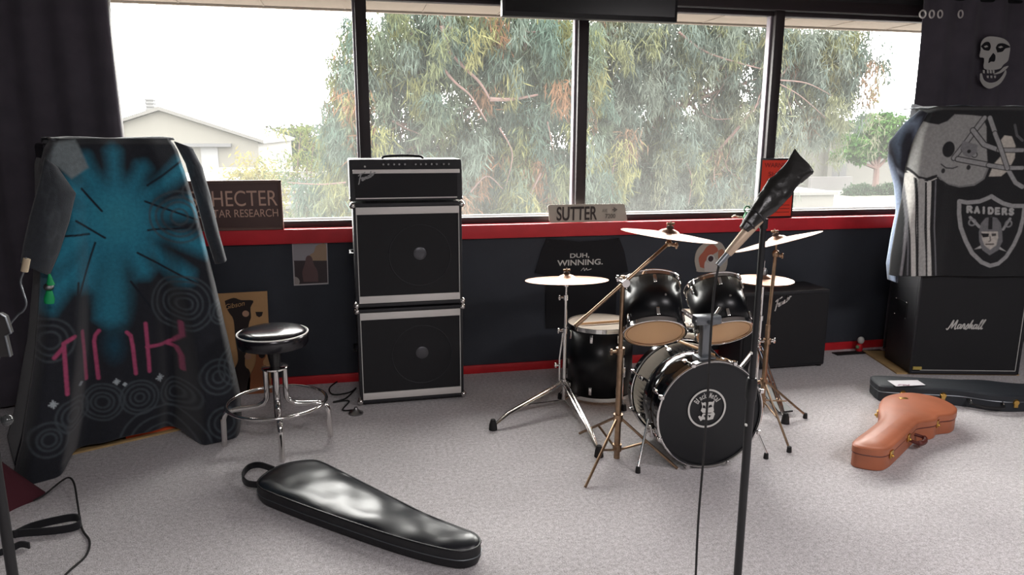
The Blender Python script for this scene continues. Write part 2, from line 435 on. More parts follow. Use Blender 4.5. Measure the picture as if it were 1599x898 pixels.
# ================================================================== tall amplifier stack by the window
FS, FX, FY, FR = frame((.0, 4.235), math.radians(1.2))
def zz(py, px=640, Y=4.225): return at(px, py, Y).z
def bass_cab(name, label, z0, z1, ring):
    t = thing(name, label, 'speaker cabinet', FS(.31, .15, z0), 'bass speaker cabinets of the tall stack')
    w = .625
    b = MB(); e = .016
    lbox(b, FS, FR, (0, .012, z0), (w, .36, z1), .012); b.build('cabinet', M['tolex'], t)
    b = MB()
    for lo, hi in (((0, 0, z0), (e, .014, z1)), ((w-e, 0, z0), (w, .014, z1)), ((0, 0, z0), (w, .014, z0+.02)), ((0, 0, z1-.02), (w, .014, z1))):
        lbox(b, FS, FR, lo, hi, .003)
    b.build('front_rim', M['tolex'], t)
    g = MB(); lbox(g, FS, FR, (e, .004, z0+.02), (w-e, .013, z1-.02)); g.build('grille', M['grille'], t)
    for lo, hi in (((e, -.004, z0+.024), (w-e, .006, z0+.066)), ((e, -.004, z1-.064), (w-e, .006, z1-.022))):
        s = MB(); lbox(s, FS, FR, lo, hi, .002); s.build('silver_strip', M['silver'], t)
    for x in (e, w-e-.005):
        s = MB(); lbox(s, FS, FR, (x, -.002, z0+.03), (x+.005, .006, z1-.03)); s.build('side_piping', M['piping'], t)
    zc = (z0+z1)/2
    s = MB(); s.lathe([(.0, -.002), (.02, -.0015), (.036, .001), (.042, .004)], FS(.375, .002, zc+.005), FY, 24); s.build('dust_cap', M['dust'], t)
    s = MB(); s.torus(FS(.375, .004, zc-.005), .18, .0035, FY, 56, 6); s.build('speaker_ring', M['cone'], t)
    for x in (0, w):
        for z in (z0, z1):
            s = MB(); s.sphere(FS(x, .01, z + (.012 if z == z0 else -.012)), .019, n=8); s.sphere(FS(x, .05, z + (.014 if z == z0 else -.014)), .013, n=8); s.build('corner_cap', M['chrome'], t)
    s = MB(); s.tube([FS(-.002, .12, z0+.3), FS(-.02, .13, z0+.3), FS(-.02, .25, z0+.3), FS(-.002, .26, z0+.3)], .008, 8); s.build('side_handle', M['plastic'], t)
    return t
zA0, zA1 = .015, zz(481); zB0, zB1 = zz(478), zz(317); zH0, zH1 = zz(315)+.006, zz(249)
bass_cab('speaker_cabinet', 'black bass cabinet with speaker ring showing through grille, standing on the carpet under its twin', zA0, zA1, True)
bass_cab('speaker_cabinet', 'black bass cabinet with silver strips, sandwiched between amplifier head and lower cabinet', zB0, zB1, False)
t = thing('amplifier_head', 'black amplifier head with knob row and silver strip, topmost of the tall bass stack', 'amplifier', FS(.31, .15, zH0), None)
b = MB(); xl, xr = -.012, .632
prof = [(.0, zH0), (.30, zH0), (.30, zH1), (.03, zH1), (.012, zH1-.065)]
b.poly([FS(xl, y, z) for y, z in prof], FX*(xr-xl)); o = b.build('case', M['tolex'], t, smooth=False)
mod = o.modifiers.new('bev', 'BEVEL'); mod.width = .008; mod.segments = 2
b = MB(); lbox(b, FS, FR, (.02, -.004, zH0+.02), (xr-.032, .004, zH1-.072)); b.build('grille', M['grille'], t)
b = MB(); lbox(b, FS, FR, (.008, -.008, zH1-.078), (xr-.018, .008, zH1-.056), .002); b.build('silver_strip', M['silver'], t)
b = MB(); lbox(b, FS, FR, (.02, -.006, zH0+.012), (xr-.034, .004, zH0+.018)); b.build('lower_strip', M['silver'], t)
for px in (599, 607, 616, 624, 633, 650, 658, 666, 675, 683, 694, 702):
    p = at(px, 257, 4.22); x = (p - FS(0, 0, 0)).dot(FX)
    k = MB(); k.lathe([(0, -.012), (.005, -.012), (.006, 0), (.006, .012)], FS(x, .012, zH1-.028), FY, 12); k.build('knob', M['steel'], t)
k = MB(); k.sphere(FS((at(570, 260, 4.22)-FS(0, 0, 0)).dot(FX), .012, zH1-.04), .006, n=8); k.build('jewel_lamp', M['silver'], t)
s = MB(); strokes(s, [[(a*.055, b_*.045 + a*.012) for a, b_ in L] for L in script_fender()], FS(.035, -.006, zH0+.10), FX, Vector((0, 0, 1)), .006); s.build('logo', M['steel'], t)
h = MB(); h.tube(smooth_line([FS(.18, .12, zH1), FS(.2, .12, zH1+.014), FS(.31, .12, zH1+.019), FS(.40, .12, zH1+.014), FS(.42, .12, zH1)], 5), .008, 8); h.build('carry_handle', M['plastic'], t)
for x in (xl+.012, xr-.012):
    s = MB(); s.sphere(FS(x, .02, zH0+.012), .017, n=8); s.build('corner_cap', M['chrome'], t)
# caster cup and coiled lead beside it
p = fl(556, 646); b = MB(); b.lathe([(0, .0), (.042, 0), (.043, .008), (.03, .014), (.012, .03), (.009, .04), (0, .042)], p, (0, 0, 1), 24)
tag(b.build('caster_cup', M['steel'], loc=p), 'small round metal cup on the carpet by tall stack\'s left corner', 'caster cup')
pts = [fl(x, y, .008) for x, y in ((556, 590), (535, 592), (515, 605), (520, 616), (545, 613), (556, 606), (540, 622), (520, 628), (545, 626), (535, 640), (553, 640))]
tag(MB().tube(smooth_line(pts, 6), .0045, 6).build('power_cord', M['rubber'], loc=pts[0]), 'thin black cord looping on carpet left of the tall amplifier stack', 'cord')

# ================================================================== stool
sc0 = Vector((-.43, 3.82, 0))
t = thing('bar_stool', 'round black vinyl stool with chrome legs and ring footrest beside tall amplifier stack', 'stool', sc0)
zr = at(434, 627, 3.82).z; zs = at(427, 518, 3.82).z; Rs = .178
b = MB(); b.lathe([(0, zs-.075), (Rs-.03, zs-.075), (Rs-.008, zs-.07), (Rs, zs-.055), (Rs, zs-.018), (Rs-.004, zs-.006), (Rs-.02, zs+.008), (Rs*.7, zs+.018), (Rs*.3, zs+.021), (0, zs+.022)], sc0, (0, 0, 1), 48); b.build('seat', M['seat'], t)
b = MB(); b.torus(sc0 + Vector((0, 0, zs-.004)), Rs-.002, .004, n=48); b.build('seat_piping', M['silver'], t)
b = MB(); b.lathe([(0, .13), (.018, .13), (.018, zs-.19), (.024, zs-.18), (.034, zs-.12), (.05, zs-.09), (.08, zs-.076), (0, zs-.076)], sc0, (0, 0, 1), 24); b.build('swivel_post', M['plastic'], t)
b = MB(); b.lathe([(.0, zs-.2), (.062, zs-.2), (.068, zs-.196), (.068, zs-.188), (.06, zs-.184), (0, zs-.184)], sc0, (0, 0, 1), 32); b.build('hub_plate', M['chrome'], t)
b = MB(); b.torus(sc0 + Vector((0, 0, zr)), .252, .009, n=64, m=10); b.build('foot_ring', M['chrome'], t)
for (px, py) in ((352, 697), (441, 720), (515, 682), (437, 660)):
    f0 = fl(px, py); d = (f0 - sc0); d.z = 0; R = d.length; d.normalize()
    q = lambda r, z: sc0 + d*r + Vector((0, 0, z))
    pts = [q(.048, zs-.2), q(.048, zr+.05), q(.055, zr+.015), q(.075, zr-.006), q(.11, zr-.018), q(.2, zr-.022), q(R-.05, zr-.024), q(R-.018, zr-.034), q(R-.002, zr-.065), q(R, zr-.1), q(R+.004, .0)]
    b = MB(); b.tube(smooth_line(pts, 3), .0145, 12); b.build('leg', M['chrome'], t)

# ================================================================== gig bag on the carpet
def outline_px(pts, z): return [fl(x, y, z) for x, y in pts]
def resample(P, n, closed=True):
    P = [Vector(p) for p in P]; Q = P + [P[0]] if closed else P
    d = [0]
    for i in range(len(Q)-1): d.append(d[-1] + (Q[i+1]-Q[i]).length)
    return [Vector([np.interp(k*d[-1]/n, d, [q[j] for q in Q]) for j in range(3)]) for k in range(n)]
def smooth_closed(P, k=6):
    n = len(P); out = []
    for i in range(n):
        p0, p1, p2, p3 = P[i-1], P[i], P[(i+1) % n], P[(i+2) % n]
        for j in range(k):
            s = j/k
            out.append(.5*((2*p1) + (p2-p0)*s + (2*p0-5*p1+4*p2-p3)*s*s + (3*p1-p0-3*p2+p3)*s**3))
    return out
def slab(mb, P, levels, top, axis, wob=0):
    """stack of rings over the outline P (list of xy): levels = (inset, z); then rings creeping to the centre line: top = (t, z)"""
    a, c = Vector(axis[0]), Vector(axis[1]); ab = c - a
    def toax(p):
        s = min(1, max(0, (p-a).dot(ab)/ab.length_squared)); return a + ab*s
    n = len(P); rings = []
    for ins, z in levels:
        R = []
        for i, p in enumerate(P):
            tg = (P[(i+1) % n] - P[i-1]); nr = Vector((tg.y, -tg.x, 0)).normalized()
            if nr.dot(p - toax(p)) < 0: nr = -nr
            q = p - nr*ins; q.z = z; R.append(q)
        rings.append(R)
    last = rings[-1]
    for tt, z in top:
        R = []
        for p in last:
            p2 = Vector((p.x, p.y, 0)); q = p2.lerp(toax(p2), tt)
            q.z = z + (noise.noise(q*9)*wob if wob else 0); R.append(q)
        rings.append(R)
    vr = [[mb.bm.verts.new(q) for q in R] for R in rings]
    for i in range(len(vr)-1):
        for k in range(n): mb.bm.faces.new((vr[i][k], vr[i][(k+1) % n], vr[i+1][(k+1) % n], vr[i+1][k]))
    mb.bm.faces.new(vr[0][::-1])
    bmesh.ops.remove_doubles(mb.bm, verts=vr[-1], dist=.0005)
    return mb
ZB = .085
bp = [(403, 750), (420, 735), (444, 724), (470, 719), (491, 718), (505, 722), (520, 729), (575, 757), (612, 776), (662, 801), (712, 821), (738, 831), (749, 841), (747, 851), (735, 857), (714, 859), (675, 852), (620, 837), (570, 821), (486, 792), (430, 771), (408, 761)]
P = resample(smooth_closed([Vector((p.x, p.y, 0)) for p in outline_px(bp, ZB)]), 150)
ax = [Vector((p.x, p.y, 0)) for p in (fl(455, 750, ZB), fl(725, 842, ZB))]
ctr = (ax[0]+ax[1])/2
t = thing('gig_bag', 'long black vinyl guitar gig bag lying flat on the carpet', 'guitar bag', ctr)
b = MB(); slab(b, P, [(.015, .002), (.004, .008), (-.004, .03), (-.004, .055), (.0, .075)], [], ax)
b.build('side_panel', M['vinylside'], t)
b = MB(); slab(b, P, [(.004, .072), (.002, ZB-.003)], [(.05, ZB+.001), (.12, ZB+.005), (.25, ZB+.009), (.4, ZB+.012), (.55, ZB+.013), (.7, ZB+.013), (.85, ZB+.014), (.999, ZB+.014)], ax, .008)
b.build('top_panel', M['vinyl'], t)
for z, ins, r, mm in ((ZB-.004, -.001, .0045, 'vinylside'), (.045, -.005, .0022, 'steel')):
    R = []
    for i, p in enumerate(P):
        tg = (P[(i+1) % 150]-P[i-1]); nr = Vector((tg.y, -tg.x, 0)).normalized()
        if nr.dot(p-ctr) < 0: nr = -nr
        R.append(Vector((p.x, p.y, z)) - nr*ins)
    MB().tube(R, r, 6, closed=True).build('piping' if r > .003 else 'zip', M['vinylside'] if r > .003 else M['greymetal'], t)
hp = smooth_line([fl(428, 733, .07), fl(405, 726, .07), fl(388, 730, .06), fl(379, 743, .05), fl(385, 754, .045), fl(402, 757, .05)], 6)
b = MB()
def ribbon(mb, pts, w, up=Vector((0, 0, 1)), th=.003):
    A = []
    for i, p in enumerate(pts):
        t_ = (pts[min(i+1, len(pts)-1)] - pts[max(i-1, 0)]).normalized(); s_ = t_.cross(up).normalized(); 
        A.append([mb.bm.verts.new(p + up*w/2 + s_*th), mb.bm.verts.new(p - up*w/2 + s_*th), mb.bm.verts.new(p - up*w/2 - s_*th), mb.bm.verts.new(p + up*w/2 - s_*th)])
    for i in range(len(A)-1):
        for k in range(4): mb.bm.faces.new((A[i][k], A[i][(k+1) % 4], A[i+1][(k+1) % 4], A[i+1][k]))
    mb.bm.faces.new(A[0][::-1]); mb.bm.faces.new(A[-1]); return mb
ribbon(b, hp, .028, th=.004).build('carry_strap', M['vinylside'], t)

# ================================================================== guitar cases
ZG = .115
cp = [(1332, 690), (1340, 682), (1355, 671), (1371, 658), (1375, 650), (1373, 638), (1375, 628), (1383, 619), (1400, 614.5), (1424, 613), (1460, 619), (1486, 630), (1494, 638), (1488, 646), (1466, 649), (1460, 655), (1434, 659), (1426, 665), (1406, 684), (1390, 698), (1376, 702), (1350, 699), (1335, 695)]
P = resample(smooth_closed([Vector((p.x, p.y, 0)) for p in outline_px(cp, ZG)]), 140)
ax = [Vector((p.x, p.y, 0)) for p in (fl(1365, 688, ZG), fl(1432, 634, ZG))]
ctr = (ax[0]+ax[1])/2
t = thing('guitar_case', 'brown tan shaped guitar case with gold latches lying on carpet', 'guitar case', ctr)
b = MB(); slab(b, P, [(.006, .0), (.0, .006), (0, .074)], [(.999, .074)], ax); b.build('case_body', M['brown'], t)
b = MB(); slab(b, P, [(.0, .078), (-.003, .08), (-.003, ZG-.006), (.004, ZG)], [(.08, ZG+.001), (.2, ZG+.006), (.4, ZG+.012), (.65, ZG+.015), (.999, ZG+.016)], ax); b.build('case_lid', M['brown'], t)
MB().tube([Vector((p.x, p.y, .076)) for p in P], .003, 6, closed=True).build('valance', M['brownd'], t)
def onrim(px, py):                       # rim point nearest to a pixel, with outward normal
    q = fl(px, py, .08); q.z = 0
    i = min(range(len(P)), key=lambda k: (P[k]-q).length)
    tg = (P[(i+1) % len(P)]-P[i-1]).normalized(); nr = Vector((tg.y, -tg.x, 0))
    if nr.dot(P[i]-ctr) < 0: nr = -nr
    return P[i], nr, tg
for px, py in ((1394, 708), (1424, 684), (1464, 661), (1374, 645), (1378, 628)):
    p, nr, tg = onrim(px, py)
    b = MB(); b.box(p + nr*.006 + Vector((0, 0, .076)), (.036, .008, .04), .003, Matrix.Rotation(math.atan2(tg.y, tg.x), 3, 'Z'))
    b.sphere(p + nr*.012 + Vector((0, 0, .068)), .008, n=6); b.build('latch', M['gold'], t)
p0, nr, tg = onrim(1448, 668); p1, nr1, tg1 = onrim(1429, 680)
p0 = p1 + tg1*(.1 if tg1.dot(p0-p1) > 0 else -.1)
b = MB(); b.tube(smooth_line([p1 + Vector((0, 0, .05)), p1 + nr1*.045 + Vector((0, 0, .045)), (p0+p1)/2 + nr1*.06 + Vector((0, 0, .042)), p0 + nr1*.045 + Vector((0, 0, .045)), p0 + Vector((0, 0, .05))], 5), [.008]*5 + [.013]*11 + [.008]*5, 10)
b.build('carry_handle', M['brownd'], t)
q = fl(1411, 622, ZG+.014); b = MB(); b.box(q, (.045, .028, .003), .001, Matrix.Rotation(-.3, 3, 'Z')); b.build('lid_badge', M['gold'], t)

# black case behind it
A = fl(1371, 627); Bq = fl(1599, 640); d = (Bq-A); L0 = d.length; angc = math.atan2(d.y, d.x)
CF, CX, CY, CR = frame((A.x, A.y), angc)
wN = .215
op = [(.03, .0), (.25, -.0), (.44, .0), (.52, -.02), (.60, -.05), (.70, -.06), (.80, -.04), (.88, -.035), (1.0, -.06), (1.09, -.03), (1.13, .08), (1.09, .19), (1.0, .225), (.88, .20), (.78, .21), (.68, .235), (.58, .225), (.5, wN), (.25, wN), (.04, wN-.005), (.0, wN*.8), (-.005, wN*.4), (.0, .04)]
P = resample(smooth_closed([CF(x, y, 0) for x, y in op]), 150)
ax = [CF(.1, .1, 0), CF(1.0, .085, 0)]; ctr = CF(.5, .1, 0)
t = thing('guitar_case', 'black shaped guitar case with white sticker lying before tall speaker stack', 'guitar case', ctr)
b = MB(); slab(b, P, [(.006, 0), (0, .006), (0, .06)], [(.999, .06)], ax); b.build('case_body', M['casebk'], t)
b = MB(); slab(b, P, [(0, .064), (-.002, .066), (-.002, .094), (.008, .102)], [(.1, .103), (.4, .107), (.999, .108)], ax); b.build('case_lid', M['casebk'], t)
MB().tube([Vector((p.x, p.y, .062)) for p in P], .003, 6, closed=True).build('piping', M['greymetal'], t)
for x in (.13, .36, .74):
    i = min(range(len(P)), key=lambda k: (P[k]-CF(x, -.06, 0)).length); tg = (P[(i+1) % 150]-P[i-1]).normalized()
    b = MB(); b.lathe([(0, .012), (.014, .012), (.018, .006), (.02, 0)], P[i] + Vector((0, 0, .062)), -CY, 16)
    b.box(P[i] - CY*.006 + Vector((0, 0, .045)), (.024, .008, .03), .003, CR); b.build('latch', M['gold'], t)
b = MB(); b.tube(smooth_line([CF(.5, -.0, .05), CF(.5, -.05, .045), CF(.51, -.075, .04), CF(.58, -.1, .036), CF(.65, -.1, .04), CF(.665, -.08, .045), CF(.665, -.05, .05)], 4), .009, 8); b.build('carry_handle', M['plastic'], t)
for x, y in ((.5, -.035), (.665, -.065)):
    b = MB(); b.torus(CF(x, y, .048), .016, .003, CX, 16, 6); b.build('handle_ring', M['chrome'], t)

stk = MB().poly([fl(1386, 594.5, .109), fl(1433, 594, .109), fl(1445, 601.5, .109), fl(1399, 603.5, .109)], (0, 0, .0015)).build('sticker', mat('white_sticker', S(225, 222, 226), .6), t, smooth=False)
stk['label'] = 'white rectangular sticker'
b = MB(); strokes(b, [sm2([(0, 0), (.03, .02), (.06, .0), (.075, .022)]), sm2([(.03, .0), (.05, .015), (.065, .005)])], fl(1402, 602, .111), (1, -.3, 0), (.3, 1, 0), .008, .0015); b.build('sticker_mark', mat('mauve_ink', S(160, 120, 140), .7), stk)

# ================================================================== right-hand small amplifier
xa0 = fl(1160, 582).x
t = thing('bass_combo', 'low black speaker cabinet with slanted script logo against the wall behind hi-hat', 'amplifier', (2.87, 4.5, 0))
zt = at(1297, 452, 4.35).z
b = MB(); b.ob((2.55, 4.36, .012), (3.215, 4.66, zt), .014); b.build('cabinet', M['tolex'], t)
b = MB(); b.ob((2.57, 4.352, .035), (3.195, 4.362, zt-.022)); b.build('grille', M['grille'], t)
p = at(1209, 484, 4.35); s = MB(); strokes(s, [[(a*.066, b_*.062 + a*.02) for a, b_ in L] for L in script_fender()], p, (1, 0, 0), (0, 0, 1), .008, .004); s.build('logo', M['silver'], t)
for x in (2.57, 3.19):
    b = MB(); b.ob((x-.015, 4.38, 0), (x+.015, 4.42, .014)); b.build('foot', M['rubber'], t)

# ================================================================== right stack of speaker cabinets
angm = math.atan2(-.175, .708)
MF, MX_, MY, MR = frame((3.677, 4.067), angm)
def cab412(label, z0, z1, logo, parts=True):
    t = thing('guitar_cabinet', label, 'speaker cabinet', MF(.36, .18, z0), 'cabinets of the right stack')
    b = MB(); lbox(b, MF, MR, (-.012, .014, z0), (.722, .37, z1), .014); b.build('cabinet', M['tolex'], t)
    b = MB()
    for lo, hi in (((-.012, 0, z0), (.006, .03, z1)), ((.704, 0, z0), (.722, .03, z1)), ((-.012, 0, z0), (.722, .03, z0+.022)), ((-.012, 0, z1-.02), (.722, .03, z1))): lbox(b, MF, MR, lo, hi, .005)
    b.build('front_rim', M['tolex'], t)
    b = MB(); lbox(b, MF, MR, (.004, .008, z0+.02), (.706, .016, z1-.018)); b.build('grille', M['grille'], t)
    b = MB()
    for lo, hi in (((.06, .003, z0+.024), (.70, .009, z0+.0285)), ((.6955, .003, z0+.024), (.70, .009, z1-.024))): lbox(b, MF, MR, lo, hi)
    b.build('piping', M['piping'], t, smooth=False)
    for y in (.1, .27):                 # recessed side handle plates
        pass
    b = MB(); lbox(b, MF, MR, (-.018, .12, z0+.36), (-.01, .27, z0+.47), .003); b.build('side_handle', M['plastic'], t)
    for y, z in ((.12, .36), (.27, .36), (.12, .47), (.27, .47)):
        b = MB(); b.sphere(MF(-.019, y, z0+z), .005, n=6); b.build('handle_screw', M['chrome'], t)
    if logo:
        s = MB(); strokes(s, [[(a*.072+b_*.012, b_*.062) for a, b_ in L] for L in script_marshall()], MF(.205, .006, z0+.315), MX_, Vector((0, 0, 1)), .0085, .003); s.build('logo', M['white'], t)
        b = MB(); lbox(b, MF, MR, (.01, .0, z0+.03), (.068, .008, z0+.05)); b.build('rating_plate', mat('yellow_plate', S(190, 168, 90), .5), t)
    return t
cab412('black speaker cabinet with white script logo and white piping, bottom of the right stack', .01, .735, True)
cab412('upper black cabinet in the right stack, hidden beneath the silver and black blanket', .74, 1.465, False)
t = thing('amplifier_head', 'amplifier head under silver and black blanket, top of the right stack', 'amplifier', MF(.36, .18, 1.47))
b = MB(); lbox(b, MF, MR, (-.0, .03, 1.47), (.71, .30, 1.765), .02); b.build('case', M['tolex'], t)
b = MB(); lbox(b, MF, MR, (.03, .024, 1.5), (.68, .032, 1.73)); b.build('grille', M['grille'], t)
# plywood under the right stack
pb = [fl(1352, 560), fl(1368, 556)]
b = MB(); lbox(b, MF, MR, (-.085, .02, 0), (.74, .55, .009)); tag(b.build('plywood_board', M['wood'], loc=MF(.3, .3, 0), smooth=False), 'strip of raw plywood on the carpet beside right speaker stack\'s left side', 'board')

# ------------------------------------------------------------------ painted cloth
class Paint:
    """colour per vertex from flat shapes given in the cloth's own coordinates"""
    def __init__(s, uv, base): s.p = np.array(uv, float); s.c = np.tile(np.array(base[:3], float), (len(s.p), 1))
    def mix(s, a, col):
        a = np.clip(a, 0, 1)[:, None]; s.c = s.c*(1-a) + np.array(col[:3])*a
    def dist(s, L, closed=False):
        L = [np.array(q, float) for q in L]
        if closed: L = L + [L[0]]
        d = np.full(len(s.p), 1e9)
        for a, b in zip(L[:-1], L[1:]):
            ab = b-a; t = np.clip(((s.p-a)@ab)/max(ab@ab, 1e-12), 0, 1)
            d = np.minimum(d, np.linalg.norm(s.p - (a + t[:, None]*ab), axis=1))
        return d
    def line(s, L, w, col, soft=.003, k=1): s.mix(k*(1 - (s.dist(L) - w/2)/soft), col)
    def inside(s, L):
        x, y = s.p[:, 0], s.p[:, 1]; r = np.zeros(len(x), bool); n = len(L)
        for i in range(n):
            (x1, y1), (x2, y2) = L[i], L[(i+1) % n]
            if y1 == y2: continue
            r ^= ((y1 > y) != (y2 > y)) & (x < (x2-x1)*(y-y1)/(y2-y1) + x1)
        return r
    def fill(s, L, col, soft=.003, k=1):
        d = s.dist(L, True); sg = np.where(s.inside(L), -d, d); s.mix(k*(.5 - sg/soft), col)
    def disc(s, c, r, col, soft=.003, sx=1, k=1):
        q = s.p - np.array(c, float); q[:, 0] /= sx; s.mix(k*(.5 - (np.linalg.norm(q, axis=1)-r)/soft), col)
    def ring(s, c, r, w, col, soft=.004, k=1):
        s.mix(k*(1 - (np.abs(np.linalg.norm(s.p-np.array(c, float), axis=1)-r) - w/2)/soft), col)
M['cloth'] = mat('printed_fleece', (1, 1, 1, 1), .95, attr='col', var=.14, vscale=60, sheen=.3, bump=.3, bscale=260)
def cloth(name, sheets, parent=None, loc=(0, 0, 0), thick=.004):
    """sheets = (fn(u,v)->point, nu, nv, paint(uvs)->colours): one mesh"""
    V, Fc, C = [], [], []
    for fn, nu, nv, paint in sheets:
        o = len(V); uv = [(i/nu, j/nv) for j in range(nv+1) for i in range(nu+1)]
        V += [tuple(Vector(fn(u, v)) - Vector(loc)) for u, v in uv]
        Fc += [(o+j*(nu+1)+i, o+j*(nu+1)+i+1, o+(j+1)*(nu+1)+i+1, o+(j+1)*(nu+1)+i) for j in range(nv) for i in range(nu)]
        C.append(paint(uv, [Vector(fn(u, v)) for u, v in uv]))
    me = bpy.data.meshes.new(name); me.from_pydata(V, [], Fc)
    me.polygons.foreach_set('use_smooth', [True]*len(Fc))
    a = me.color_attributes.new('col', 'FLOAT_COLOR', 'POINT')
    c = np.concatenate(C); c = np.hstack([c, np.ones((len(c), 1))]); a.data.foreach_set('color', c.ravel())
    me.materials.append(M['cloth'])
    o = bpy.data.objects.new(name, me); COL.objects.link(o); o.location = loc; WL[o.name] = Vector(loc)
    m = o.modifiers.new('thickness', 'SOLIDIFY'); m.thickness = thick; m.offset = 0
    return o
def plane_of(P0, X):                     # pixel -> (along the front, height) in an upright plane, moved out by off
    n = Vector((X.y, -X.x, 0)); P0 = Vector((P0[0], P0[1], 0))
    def g(px, py, off=0):
        o = P0 + n*off; r = Vector(ray(px, py)); c = Vector(CAM); s = (o-c).dot(n)/r.dot(n); p = c + r*s
        return ((p-P0).dot(X), p.z)
    return g

# ---- left stack under the blue blanket
angl = math.atan2(.435, .9)
LF, LX, LY, LR = frame((-1.48, 3.82), angl)
gl_ = plane_of((-1.48, 3.82), LX)
t = thing('speaker_stack', 'tall amplifier stack hidden under the dark blue swirl blanket, on a plywood strip', 'amplifier', LF(.38, .25, 0))
b = MB(); lbox(b, LF, LR, (.08, .05, .012), (.68, .42, .79), .015); b.build('lower_cabinet', M['tolex'], t)
b = MB(); lbox(b, LF, LR, (.09, .06, .8), (.67, .40, 1.55), .015); b.build('upper_cabinet', M['tolex'], t)
b = MB(); lbox(b, LF, LR, (-.05, .01, 0), (.72, .5, .010)); tag(b.build('plywood_board', M['wood'], loc=LF(.3, .25, 0), smooth=False), 'strip of raw plywood showing below the blue swirl blanket', 'board')
b = MB(); lbox(b, LF, LR, (.3, .036, .011), (.64, .05, .05)); tag(b.build('orange_cloth', M['orange'], loc=LF(.5, .04, .011)), 'strip of orange cloth peeking out under hem of blue swirl blanket', 'cloth')

kL = [(z, s) for (s, z) in (gl_(22, 738, .16), gl_(34, 690, .14), gl_(44, 620, .1), gl_(54, 560, .08), gl_(62, 470, .06), gl_(66, 400, .04), gl_(66, 320, .03), gl_(64, 262, .02), gl_(72, 232, .02), gl_(81, 218, .01))]
kR = [(z, s) for (s, z) in (gl_(372, 690, .2), gl_(377, 650, .17), gl_(374, 610, .14), gl_(360, 545, .1), gl_(346, 480, .07), gl_(331, 410, .05), gl_(312, 330, .03), gl_(295, 270, .02), gl_(283, 235, .01), gl_(274, 219, .01))]
kL.sort(); kR.sort(); ZTOP = gl_(175, 216, .0)[1]
def lfront(u, v):
    hem = .035 + .02*sstep(.2, .5, u)*(1-sstep(.6, .74, u)) - .033*(1-sstep(.14, .24, u)) - .03*sstep(.72, .78, u)
    z = ZTOP + (hem - ZTOP)*v
    t_ = 1 - z/ZTOP
    sl, sr = interp(kL, z), interp(kR, z); s = sl + (sr-sl)*u
    off = .02 + .03*t_ + .24*(t_**1.3)*sstep(.70, .80, u) + .19*(t_**1.3)*(1-sstep(.16, .27, u))
    off -= .05*t_*math.exp(-((u-.3)/.06)**2) + .05*t_*math.exp(-((u-.68)/.05)**2)
    off -= .10*(max(0, u-.93)/.07)**2 + .08*(max(0, .06-u)/.06)**2
    off += .006*math.sin(u*23 + z*2)*t_ + .01*noise.noise(Vector((u*4, z*3, 1)))
    if v < .02: off -= .03*(1-v/.02)
    return LF(s, -off, z)
NAVY = S(28, 31, 39); TEAL = S(40, 132, 158); TEALD = S(20, 72, 92); SW = S(72, 80, 86); PINK = S(176, 74, 112)
